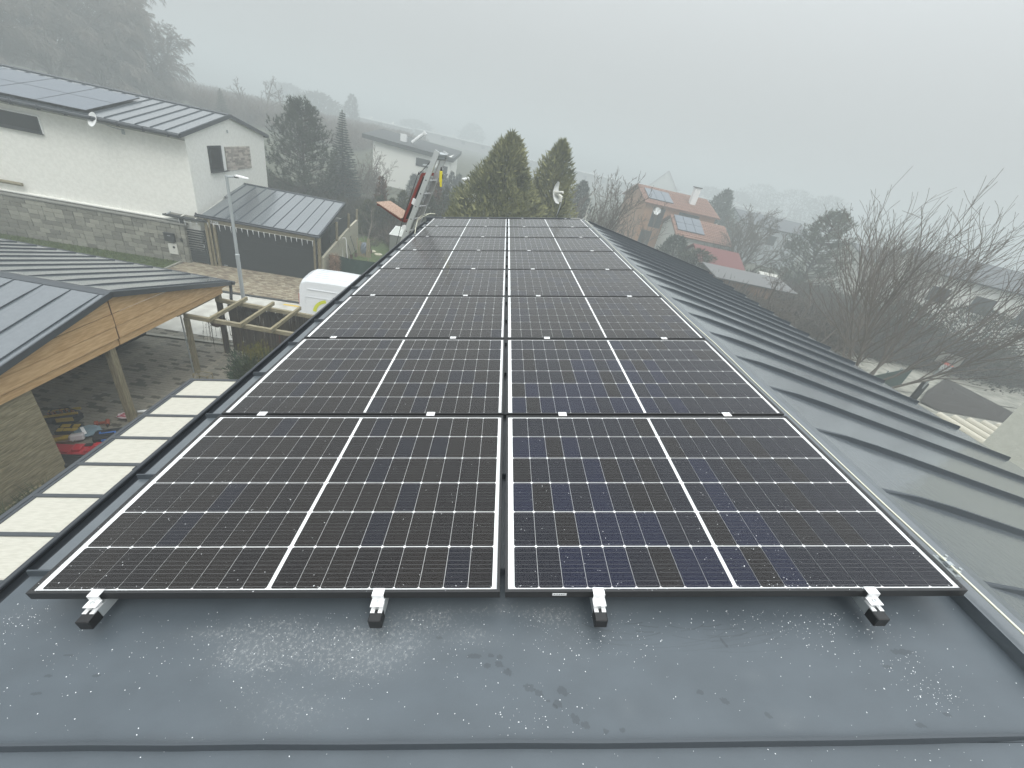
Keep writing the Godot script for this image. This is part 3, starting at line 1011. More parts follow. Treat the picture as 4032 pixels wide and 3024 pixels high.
func patio_canopy() -> void:
	var base := Vector3(-4.1, G, -2.2)
	var o := thing("patio_canopy", "lean-to canopy of cream polycarbonate panels in grey bars below the gutter", "canopy", base)
	var out_x := -1.98
	var in_x := 2.2
	var y0 := 2.42
	var y1 := 3.15
	var b := Basis(Vector3(0, 0, 1), atan2(y1 - y0, in_x - out_x))
	var ln := Vector2(in_x - out_x, y1 - y0).length()
	var xf := Transform3D(b, Vector3(out_x, y0, 0))
	var z0 := -4.49
	for k in 10:
		var s := Soup.new()
		s.box(Vector3(ln / 2, 0.012, z0 + 0.335 + k * 0.67), Vector3(ln - 0.02, 0.016, 0.62))
		put("panel", s.mesh(), M.polycarb, o, xf)
	for k in 11:
		var s := Soup.new()
		s.bev(Vector3(ln / 2, 0.006, z0 + k * 0.67), Vector3(ln, 0.07, 0.062), 0.006)
		put("bar", s.mesh(), M.trim, o, xf)
	var s := Soup.new()
	s.bev(Vector3(-0.03, -0.01, z0 + 3.35), Vector3(0.07, 0.11, 6.78), 0.006)
	put("front_beam", s.mesh(), M.trim, o, xf)
	s = Soup.new()
	s.box(Vector3(0.03, 0.025, z0 + 3.35), Vector3(0.05, 0.012, 6.74))
	put("front_strip", s.mesh(), M.trim, o, xf)
	for z in [z0 + 0.1, z0 + 3.35, z0 + 6.6]:
		s = Soup.new()
		s.box(Vector3(out_x + 0.06, 1.18, z), Vector3(0.09, 2.36, 0.09))
		part("post", s, M.trim, o)


func pergola() -> void:
	var o := thing("pergola", "weathered timber pergola with five rafters beside the street fence", "pergola", Vector3(-6.2, G, -11.2))
	for z in [0.75, -0.72]:
		var s := Soup.new()
		s.bev(Vector3(0.2, 1.95, z), Vector3(5.6, 0.13, 0.1), 0.008)
		part("beam", s, M.grey_wood_x, o)
	for p in [[-2.56, 0.75], [-2.5, -0.72], [2.9, 0.75], [2.9, -0.72]]:
		var s := Soup.new()
		s.bev(Vector3(p[0], 0.95, p[1]), Vector3(0.12, 1.9, 0.12), 0.01)
		part("post", s, M.grey_wood_y if p[1] > 0 else M.bark, o)
	for k in 7:
		var s := Soup.new()
		var x := -2.62 + 0.86 * k
		s.bev(Vector3(x, 2.07, 0.02), Vector3(0.075, 0.12, 2.0), 0.008)
		part("rafter", s, M.grey_wood, o)
	var s := Soup.new()
	s.tube(Vector3(-2.66, 0.02, 0.8), Vector3(-2.66, 1.95, 0.82), 0.018, 0.018, 8)
	part("conduit", s, M.zinc, o)
	# reed screen along the street
	var r := thing("reed_screen", "brown reed screen fence along the street behind the pergola", "fence", Vector3(-5.6, G, -12.15))
	var soup := Soup.new()
	soup.colored = true
	for i in 1700:
		var x := -3.0 + 6.6 * i / 1700.0 + rng.randf_range(-0.005, 0.005)
		var t := rng.randf_range(0.03, 0.11)
		soup.col = Color(t, t * 0.82, t * 0.62)
		var lean := rng.randf_range(-0.03, 0.03)
		soup.beam(Vector3(x, 0, rng.randf_range(-0.02, 0.02)), Vector3(x + lean, rng.randf_range(1.7, 1.84), rng.randf_range(-0.02, 0.02)), 0.011, 0.011)
	stuff(part("reeds", soup, M.leaf, r))
	s = Soup.new()
	for y in [0.4, 1.1, 1.6]:
		s.tube(Vector3(-3, y, 0.03), Vector3(3.6, y, 0.03), 0.006, 0.006, 5)
	s.bev(Vector3(0.3, 1.82, -0.03), Vector3(6.6, 0.05, 0.06), 0.005)
	part("batten", s, M.bark, r)
	# dried hanging plant on the corner post
	var hp := thing("hanging_plant", "dried brown trailing plant hanging in a basket on the pergola post", "plant", Vector3(-8.78, G + 1.05, -11.75))
	s = Soup.new()
	s.lathe(Vector3.ZERO, [Vector2(0.05, 0), Vector2(0.16, 0.08), Vector2(0.2, 0.2), Vector2(0.17, 0.2), Vector2(0.0, 0.17)], 12)
	part("basket", s, mat(0.09, 0.045, 0.025, 0.9), hp)
	s = Soup.new()
	s.colored = true
	for i in 420:
		var d := Vector3(rng.randfn(), absf(rng.randfn()) * 0.6, rng.randfn()).normalized()
		var p := Vector3(0, 0.2, 0) + d * rng.randf_range(0.03, 0.22)
		var t := rng.randf_range(0.5, 1.3)
		s.col = Color(0.075 * t, 0.035 * t, 0.018 * t)
		s.blade(p, p + d * 0.07 + Vector3(0, rng.randf_range(-0.05, 0.04), 0), 0.008, Vector3(rng.randfn(), rng.randfn(), rng.randfn()).normalized())
	part("dead_leaves", s, M.leaf, hp)
	s = Soup.new()
	s.colored = true
	s.col = Color(0.05, 0.03, 0.022)
	for i in 22:
		var a := rng.randf() * TAU
		var q := Vector3(cos(a) * 0.18, 0.2, sin(a) * 0.18)
		var reach := rng.randf_range(0.05, 0.35)
		for k in 12:
			var t := (k + 1) / 12.0
			var e := Vector3(cos(a) * (0.18 + reach * sqrt(t)), 0.2 + 0.12 * sin(t * 3.0) - t * t * rng.randf_range(0.5, 1.0), sin(a) * (0.18 + reach * sqrt(t)))
			s.tube(q, e, 0.004, 0.004, 4, false)
			if k % 2 == 0:
				s.blade(e, e + Vector3(rng.randfn(), rng.randfn(), rng.randfn()) * 0.03, 0.012, Vector3(0, 1, 0))
			q = e
	part("strands", s, M.leaf, hp)
	# evergreen shrub at the end of the canopy
	var sh := thing("shrub", "dense yellow-green conifer shrub between pergola and canopy", "shrub", Vector3(-6.55, G, -9.9))
	s = Soup.new()
	s.colored = true
	for i in 5200:
		var d := Vector3(rng.randfn(), rng.randfn() * 0.8, rng.randfn()).normalized()
		var rr := pow(rng.randf(), 0.35)
		var p := Vector3(0, 0.75, 0) + Vector3(d.x * 1.0, d.y * 0.78, d.z * 0.85) * rr * (0.85 + 0.25 * sin(d.x * 7.0) * cos(d.z * 6.0))
		if p.y < 0.05:
			continue
		var t := rng.randf_range(0.6, 1.4)
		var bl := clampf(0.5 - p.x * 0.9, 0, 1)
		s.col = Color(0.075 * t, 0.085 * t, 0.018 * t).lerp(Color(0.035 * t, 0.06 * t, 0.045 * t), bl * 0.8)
		var g := (d + Vector3(0, 0.9, 0) + Vector3(rng.randfn(), rng.randfn(), rng.randfn()) * 0.4).normalized()
		var ln := rng.randf_range(0.07, 0.16)
		s.blade(p, p + g * ln, 0.018, g.cross(Vector3(rng.randfn(), rng.randfn(), rng.randfn())).normalized())
	for i in 40:
		var a := rng.randf() * TAU
		var p := Vector3(cos(a) * rng.randf() * 0.5, 1.35, sin(a) * rng.randf() * 0.5)
		for k in 14:
			s.col = Color(0.13, 0.12, 0.035)
			var q := p + Vector3(0, 0.02 * k, 0)
			s.blade(q, q + Vector3(rng.randfn() * 0.04, 0.06, rng.randfn() * 0.04), 0.01, Vector3(1, 0, 0))
	part("foliage", s, M.leaf, sh)
	s = Soup.new()
	for i in 7:
		s.tube(Vector3(0, 0, 0), Vector3(rng.randfn() * 0.3, 0.8, rng.randfn() * 0.3), 0.03, 0.01, 5)
	part("stem", s, M.bark, sh)
	var rd := thing("fabric_tag", "small red cloth hanging from a pergola rafter by a string", "cloth", Vector3(-6.1, G + 1.2, -10.42))
	s = Soup.new()
	s.bev(Vector3(0, 0.17, 0), Vector3(0.09, 0.3, 0.035), 0.012, Basis(Vector3(0, 0, 1), 0.12))
	s.bev(Vector3(0.03, -0.02, 0), Vector3(0.06, 0.16, 0.03), 0.01, Basis(Vector3(0, 0, 1), -0.25))
	part("cloth", s, M.redplastic, rd)
	s = Soup.new()
	s.tube(Vector3(0, 0.3, 0), Vector3(-0.02, 0.68, -0.02), 0.004, 0.004, 5)
	part("string", s, M.red, rd)
	var tr := thing("wire_trivet", "small wire stand beside the foot of the pergola post", "stand", Vector3(-8.3, G, -10.0))
	s = Soup.new()
	for x in [-0.2, 0.2]:
		for z in [-0.12, 0.12]:
			s.tube(Vector3(x, 0, z), Vector3(x, 0.32, z), 0.014, 0.014, 6)
	for y in [0.12, 0.3]:
		s.path([Vector3(-0.2, y, -0.12), Vector3(0.2, y, -0.12), Vector3(0.2, y, 0.12), Vector3(-0.2, y, 0.12), Vector3(-0.2, y, -0.12)], 0.012, 6)
	part("frame", s, M.grey_wood, tr)


func yard_paving() -> void:
	# zigzag interlocking pavers of our yard: nearest ones singly, the rest joined
	var o := Node3D.new()
	o.name = "driveway"
	add_child(o)
	o.position = Vector3(-9.5, G + 0.02, -8.0)
	structure(o)
	var s := Soup.new()
	s.box(Vector3(0.2, -0.012, 0), Vector3(9.4, 0.02, 9.6))
	part("bed", s, M.paver_bed, o)
	var shape := Soup.new()
	var lx := 0.112
	var lz := 0.055
	var zz := 0.018
	# an S-edged stone, long along x
	var top := [Vector3(-lx + 0.003, 0, lz - 0.003), Vector3(-lx / 2, 0, lz - zz - 0.003), Vector3(0, 0, lz - 0.003), Vector3(lx / 2, 0, lz - zz - 0.003), Vector3(lx - 0.003, 0, lz - 0.003), Vector3(lx - 0.003, 0, -lz + 0.003), Vector3(lx / 2, 0, -lz - zz + 0.003), Vector3(0, 0, -lz + 0.003), Vector3(-lx / 2, 0, -lz - zz + 0.003), Vector3(-lx + 0.003, 0, -lz + 0.003)]
	for i in 4:
		shape.quad(top[i], top[i + 1], top[8 - i], top[9 - i])
	for i in 10:
		var a: Vector3 = top[i]
		var b: Vector3 = top[(i + 1) % 10]
		shape.quad(a + Vector3(0, -0.012, 0), b + Vector3(0, -0.012, 0), b, a)
	var mesh := shape.mesh()
	var single := 0
	var rest := []
	for iz in 88:
		for ix in 42:
			var x := -4.4 + ix * 0.226 + (0.113 if iz % 2 else 0.0)
			var z := -4.7 + iz * 0.112
			var w := Vector3(x - 9.5, 0, z - 8.0)
			var xf := Transform3D(Basis(Vector3(0, 1, 0), rng.randf_range(-0.012, 0.012)), Vector3(x, rng.randf_range(-0.003, 0.004), z))
			if w.x < -13.5 or w.z > -3.6:
				continue
			var seen := w.x > -11.5 + (w.z + 8.0) * 0.3 and w.x < -7.0 and w.z < -5.8 and w.z > -11.4
			if seen and single < 300 and w.z > -9.3 and w.x > -10.6 and w.x < -8.35:
				single += 1
				put("paver", mesh, M.paver[rng.randi() % 4], o, xf)
			else:
				rest.append(xf)
	for k in 4:
		var mine := []
		for i in rest.size():
			if (i * 7 + int(i / 5.0)) % 4 == k:
				mine.append(rest[i])
		var mm := MultiMesh.new()
		mm.transform_format = MultiMesh.TRANSFORM_3D
		mm.mesh = mesh
		mm.instance_count = mine.size()
		for i in mine.size():
			mm.set_instance_transform(i, mine[i])
		var mi := MultiMeshInstance3D.new()
		mi.name = numbered("paving", o)
		mi.multimesh = mm
		mi.material_override = M.paver[k]
		o.add_child(mi, true)
		stuff(mi)


func soft_bag(s: Soup, size: Vector3, lump := 0.15) -> void:
	for i in 8:
		for k in 12:
			var q := []
			for w in [[i, k], [i, k + 1], [i + 1, k + 1], [i + 1, k]]:
				var t: float = PI * w[0] / 8.0 - PI / 2
				var a: float = TAU * (w[1] % 12) / 12.0
				var r := 1.0 + lump * sin(a * 3.0 + w[0]) * cos(w[0] * 1.7 + a * 2.0)
				var c := pow(cos(t), 0.5) if cos(t) > 0 else 0.0
				q.append(Vector3(cos(a) * c * r * size.x, size.y * (0.5 + 0.5 * sin(t)) * (0.9 + 0.1 * r), -sin(a) * c * r * size.z))
			s.quad(q[0], q[1], q[2], q[3])


func yard_things() -> void:
	var y := G + 0.025
	var s: Soup
	var o: Node3D
	# car under the carport, its wheel shows below the beam
	o = thing("parked_car", "dark car parked under the carport, alloy wheel showing below the beam", "car", Vector3(-13.35, y, -10.95), Basis(Vector3(0, 1, 0), 0.0))
	s = Soup.new()
	var prof := [Vector2(2.1, 0.25), Vector2(2.15, 0.6), Vector2(2.0, 0.78), Vector2(1.1, 0.92), Vector2(0.4, 1.4), Vector2(-1.0, 1.45), Vector2(-1.8, 1.05), Vector2(-2.1, 0.95), Vector2(-2.15, 0.3)]
	for i in prof.size() - 1:
		var a: Vector2 = prof[i]
		var b: Vector2 = prof[i + 1]
		var wa := 0.86 if a.y < 1.0 else 0.62
		var wb := 0.86 if b.y < 1.0 else 0.62
		s.quad(Vector3(-a.x, a.y, -wa), Vector3(-a.x, a.y, wa), Vector3(-b.x, b.y, wb), Vector3(-b.x, b.y, -wb))
		s.quad(Vector3(-a.x, a.y, wa), Vector3(-a.x * 0.99, 0.25, wa), Vector3(-b.x * 0.99, 0.25, wb), Vector3(-b.x, b.y, wb))
		s.quad(Vector3(-a.x * 0.99, 0.25, -wa), Vector3(-a.x, a.y, -wa), Vector3(-b.x, b.y, -wb), Vector3(-b.x * 0.99, 0.25, -wb))
	s.quad(Vector3(-2.1, 0.25, 0.86), Vector3(-2.1, 0.25, -0.86), Vector3(2.15, 0.25, -0.86), Vector3(2.15, 0.25, 0.86))
	part("body", s, M.car_black, o)
	for e in [1, -1]:
		s = Soup.new()
		s.quad(Vector3(-0.9, 0.97, e * 0.84), Vector3(1.5, 1.0, e * 0.84), Vector3(0.95, 1.36, e * 0.68), Vector3(-0.4, 1.36, e * 0.68))
		part("side_window", s, M.glass_dark, o)
	for p in [[1.35, 0.84], [1.35, -0.84], [-1.35, 0.84], [-1.35, -0.84]]:
		var c := Vector3(p[0], 0.32, p[1])
		var face := Basis(Vector3(1, 0, 0), PI / 2 * signf(p[1]))
		s = Soup.new()
		s.lathe(c, [Vector2(0.2, -0.1), Vector2(0.3, -0.1), Vector2(0.32, -0.07), Vector2(0.32, 0.07), Vector2(0.3, 0.1), Vector2(0.215, 0.1), Vector2(0.21, 0.03)], 20, face)
		var w := part("wheel", s, M.rubber, o)
		s = Soup.new()
		s.lathe(c, [Vector2(0.215, 0.09), Vector2(0.2, 0.1), Vector2(0.19, 0.08)], 20, face)
		for k in 7:
			var a := TAU * k / 7.0
			var d := face * Vector3(cos(a), 0, sin(a))
			s.beam(c + d * 0.03 + face.y * 0.085, c + d * 0.2 + face.y * 0.085, 0.035, 0.02, face.y)
		s.lathe(c, [Vector2(0.045, 0.07), Vector2(0.045, 0.1), Vector2(0, 0.105)], 12, face)
		part("rim", s, M.alu, w)
		s = Soup.new()
		s.lathe(c, [Vector2(0.2, 0.04), Vector2(0, 0.04)], 20, face)
		part("brake", s, M.rubber, w)
	# tools laid out on the paving
	o = thing("tool_bag", "black and yellow open tool bag beside the boarded carport wall", "tool bag", Vector3(-9.95, y, -7.42), Basis(Vector3(0, 1, 0), 0.5))
	s = Soup.new()
	soft_bag(s, Vector3(0.34, 0.3, 0.2), 0.1)
	part("body", s, M.rubber, o)
	s = Soup.new()
	s.beam(Vector3(-0.3, 0.3, 0.14), Vector3(0.3, 0.33, 0.14), 0.03, 0.05)
	s.beam(Vector3(-0.3, 0.24, -0.16), Vector3(0.28, 0.27, -0.16), 0.03, 0.06)
	s.box(Vector3(0.05, 0.2, 0.2), Vector3(0.3, 0.1, 0.02))
	part("trim", s, M.toolyellow, o)
	s = Soup.new()
	for i in 9:
		s.beam(Vector3(-0.2 + i * 0.05, 0.2, rng.randf_range(-0.08, 0.08)), Vector3(-0.22 + i * 0.055, 0.38, rng.randf_range(-0.1, 0.1)), 0.02, 0.02)
	part("hand_tools", s, mat(0.3, 0.1, 0.02, 0.5), o)
	s = Soup.new()
	s.path([Vector3(-0.25, 0.3, 0), Vector3(-0.15, 0.42, 0.02), Vector3(0.12, 0.43, 0.02), Vector3(0.25, 0.3, 0)], 0.015, 8)
	part("handle", s, M.rubber, o)
	o = thing("parts_organizer", "yellow and black parts organizer box lying open on the paving", "organizer", Vector3(-9.62, y, -7.12), Basis(Vector3(0, 1, 0), 0.35))
	s = Soup.new()
	s.bev(Vector3(0, 0.05, 0), Vector3(0.42, 0.1, 0.32), 0.012)
	part("case", s, M.rubber, o)
	for k in [[-0.13, 0.07, 0.1, 0.12], [0.0, 0.08, 0.12, 0.1], [0.13, 0.08, 0.11, 0.12], [-0.08, -0.08, 0.16, 0.11], [0.12, -0.07, 0.12, 0.1]]:
		s = Soup.new()
		s.bev(Vector3(k[0], 0.108, k[1]), Vector3(k[2], 0.03, k[3]), 0.005)
		part("tray", s, M.toolyellow, o)
	o = thing("cordless_drill", "orange-red cordless drill lying near the carport post", "drill", Vector3(-9.08, y, -7.6), Basis(Vector3(0, 1, 0), -0.9))
	var orange := mat(0.3, 0.06, 0.025, 0.5)
	s = Soup.new()
	s.tube(Vector3(-0.08, 0.05, 0.05), Vector3(0.12, 0.05, 0.05), 0.045, 0.04, 10)
	s.beam(Vector3(0.0, 0.05, 0.06), Vector3(-0.03, 0.04, 0.22), 0.05, 0.05)
	part("body", s, orange, o)
	s = Soup.new()
	s.tube(Vector3(0.12, 0.05, 0.05), Vector3(0.19, 0.05, 0.05), 0.03, 0.018, 10)
	s.tube(Vector3(0.19, 0.05, 0.05), Vector3(0.25, 0.05, 0.05), 0.006, 0.006, 6)
	part("chuck", s, M.rubber, o)
	s = Soup.new()
	s.bev(Vector3(-0.035, 0.045, 0.26), Vector3(0.13, 0.085, 0.075), 0.012)
	part("battery", s, orange, o)
	o = thing("crumpled_cloth", "crumpled pink and white cloth at the foot of the carport post", "cloth", Vector3(-8.95, y, -7.92))
	s = Soup.new()
	soft_bag(s, Vector3(0.15, 0.1, 0.12), 0.5)
	part("cloth", s, mat(0.6, 0.5, 0.52, 0.9), o)
	s = Soup.new()
	for k in 3:
		s.path([Vector3(-0.13, 0.05, 0.1 - k * 0.06), Vector3(-0.02, 0.1, 0.11 - k * 0.05), Vector3(0.12, 0.06, 0.09 - k * 0.05)], 0.018, 6)
	part("stripe", s, mat(0.42, 0.1, 0.13, 0.9), o)
	o = thing("plastic_bag", "crumpled clear bluish plastic bag on the paving", "plastic bag", Vector3(-9.2, y, -7.15))
	s = Soup.new()
	soft_bag(s, Vector3(0.27, 0.15, 0.2), 0.4)
	part("film", s, mat(0.17, 0.24, 0.28, 0.15), o)
	s = Soup.new()
	s.box(Vector3(-0.02, 0.15, 0.1), Vector3(0.06, 0.01, 0.32), Basis(Vector3(0, 1, 0), 0.9))
	part("paper", s, M.back, o)
	o = thing("tool_case", "black plastic tool case with blue handle by the canopy edge", "tool case", Vector3(-8.72, y, -7.1), Basis(Vector3(0, 1, 0), 0.55))
	s = Soup.new()
	s.bev(Vector3(0, 0.07, 0), Vector3(0.52, 0.14, 0.36), 0.025)
	part("case", s, M.rubber, o)
	s = Soup.new()
	s.bev(Vector3(0.0, 0.15, 0.0), Vector3(0.3, 0.02, 0.03), 0.004)
	s.bev(Vector3(0.14, 0.15, 0.03), Vector3(0.03, 0.02, 0.07), 0.004)
	s.bev(Vector3(-0.14, 0.15, -0.03), Vector3(0.03, 0.02, 0.07), 0.004)
	part("handle", s, M.blue, o)
	s = Soup.new()
	s.bev(Vector3(-0.06, 0.06, 0.185), Vector3(0.1, 0.06, 0.02), 0.004)
	part("latch", s, M.blue, o)
	o = thing("drill_case", "red moulded power tool case lying open, nearest the canopy", "tool case", Vector3(-8.72, y, -6.55), Basis(Vector3(0, 1, 0), 0.3))
	s = Soup.new()
	s.bev(Vector3(0, 0.06, 0), Vector3(0.62, 0.12, 0.36), 0.02)
	s.bev(Vector3(-0.16, 0.14, 0.02), Vector3(0.16, 0.1, 0.22), 0.02)
	for k in 5:
		s.bev(Vector3(0.0 + k * 0.035, 0.14, 0.1), Vector3(0.02, 0.06, 0.16), 0.005)
	s.bev(Vector3(0.2, 0.14, -0.08), Vector3(0.2, 0.05, 0.14), 0.01)
	part("case", s, M.redplastic, o)
	s = Soup.new()
	s.bev(Vector3(-0.02, 0.125, -0.1), Vector3(0.14, 0.03, 0.1), 0.006)
	part("insert", s, M.rubber, o)
	o = thing("drill_case", "red tool case lid half hidden by the carport wall", "tool case", Vector3(-9.2, y, -6.45), Basis(Vector3(0, 1, 0), 0.1))
	s = Soup.new()
	s.bev(Vector3(0, 0.05, 0), Vector3(0.45, 0.1, 0.34), 0.03)
	s.bev(Vector3(0.0, 0.11, 0.12), Vector3(0.4, 0.03, 0.04), 0.01)
	part("lid", s, M.redplastic, o)
	o = thing("rubber_crate", "black ribbed crate beside the red tool cases", "crate", Vector3(-8.72, y, -6.08), Basis(Vector3(0, 1, 0), 0.15))
	s = Soup.new()
	s.bev(Vector3(0, 0.09, 0), Vector3(0.55, 0.18, 0.36), 0.03)
	for k in 6:
		s.bev(Vector3(0, 0.185, -0.13 + k * 0.052), Vector3(0.46, 0.02, 0.025), 0.005)
	part("crate", s, M.rubber, o)
	o = thing("cardboard_box", "open flattened cardboard box with yellow packets beside the organizer", "cardboard box", Vector3(-9.5, y, -6.8), Basis(Vector3(0, 1, 0), 0.4))
	s = Soup.new()
	s.box(Vector3(0, 0.01, 0), Vector3(0.5, 0.02, 0.4))
	s.box(Vector3(0, 0.07, 0.2), Vector3(0.5, 0.13, 0.008), Basis(Vector3(1, 0, 0), 0.5))
	s.box(Vector3(0.26, 0.06, 0), Vector3(0.008, 0.13, 0.4), Basis(Vector3(0, 0, 1), -0.6))
	s.box(Vector3(-0.26, 0.06, 0), Vector3(0.008, 0.12, 0.4), Basis(Vector3(0, 0, 1), 0.4))
	part("cardboard", s, mat(0.25, 0.17, 0.1, 0.9), o)
	for k in 4:
		s = Soup.new()
		s.bev(Vector3(-0.15 + k * 0.1, 0.05, rng.randf_range(-0.1, 0.1)), Vector3(0.09, 0.06, 0.14), 0.008, Basis(Vector3(0, 1, 0), rng.randf() * 2.0))
		part("packet", s, M.toolyellow, o)
	o = thing("plastic_tub", "white translucent plastic tub tilted on the cardboard", "tub", Vector3(-9.18, y + 0.02, -6.82), Basis(Vector3(0, 1, 0), 0.6) * Basis(Vector3(1, 0, 0), -0.3))
	s = Soup.new()
	s.bev(Vector3(0, 0.1, 0), Vector3(0.26, 0.16, 0.18), 0.03)
	part("tub", s, mat(0.5, 0.47, 0.47, 0.4), o)
	o = thing("white_pipe", "white plastic pipe lying behind the carport post", "pipe", Vector3(-8.6, y, -8.25), Basis(Vector3(0, 1, 0), 0.5))
	s = Soup.new()
	s.tube(Vector3(-0.25, 0.04, 0), Vector3(0.9, 0.04, 0), 0.035, 0.035, 10)
	part("pipe", s, M.white, o)
	# planting bed at the boarded wall
	o = thing("planter", "low planter bed with wispy grass below the boarded carport wall", "planter", Vector3(-8.25, G, -4.4))
	s = Soup.new()
	for e in [[0, 0.55, 1.0, 0.05], [0, -0.55, 1.0, 0.05]]:
		s.bev(Vector3(e[0], 0.12, e[1] * 1.6), Vector3(0.7, 0.22, 0.05), 0.008)
	s.bev(Vector3(0.35, 0.12, 0), Vector3(0.05, 0.22, 1.8), 0.008)
	s.bev(Vector3(-0.33, 0.12, 0), Vector3(0.05, 0.22, 1.8), 0.008)
	part("edging", s, M.grey_wood, o)
	s = Soup.new()
	s.box(Vector3(0, 0.1, 0), Vector3(0.62, 0.12, 1.72))
	part("earth", s, M.soil, o)
	s = Soup.new()
	s.colored = true
	for i in 900:
		var c := Vector3(rng.randfn() * 0.12, 0.16, rng.randf_range(-0.8, 0.8))
		var t := rng.randf_range(0.6, 1.4)
		s.col = Color(0.07 * t, 0.085 * t, 0.05 * t)
		s.blade(c, c + Vector3(rng.randfn() * 0.16, rng.randf_range(0.12, 0.5), rng.randfn() * 0.16), 0.008, Vector3(rng.randfn(), 0, rng.randfn()).normalized())
	part("grass", s, M.leaf, o)


func street_lamp() -> void:
	var o := thing("street_lamp", "tapered galvanised street lamp with a flat white head", "street lamp", Vector3(-8.98, G, -13.7))
	var s := Soup.new()
	s.lathe(Vector3.ZERO, [Vector2(0.066, 0), Vector2(0.064, 2.9), Vector2(0.07, 2.9), Vector2(0.07, 2.98), Vector2(0.05, 3.0), Vector2(0.043, 5.5), Vector2(0, 5.5)], 14)
	part("pole", s, M.zinc, o)
	s = Soup.new()
	s.tube(Vector3(0, 5.46, 0), Vector3(0.3, 5.52, 0), 0.028, 0.026, 10)
	part("arm", s, M.zinc, o)
	s = Soup.new()
	s.box(Vector3(0.31, 5.51, 0), Vector3(0.1, 0.05, 0.09))
	part("bracket", s, M.dark_grey, o)
	s = Soup.new()
	var up := []
	var lo := []
	for p in [[0.3, 0.075], [0.4, 0.1], [0.6, 0.095], [0.68, 0.05], [0.68, -0.05], [0.6, -0.095], [0.4, -0.1], [0.3, -0.075]]:
		up.append(Vector3(p[0], 5.575 - (p[0] - 0.3) * 0.08, p[1]))
		lo.append(Vector3(p[0], 5.53 - (p[0] - 0.3) * 0.02, p[1]))
	s.poly(up)
	var rl := lo.duplicate()
	rl.reverse()
	s.poly(rl)
	for i in 8:
		s.quad(lo[i], lo[(i + 1) % 8], up[(i + 1) % 8], up[i])
	part("head", s, M.white, o)


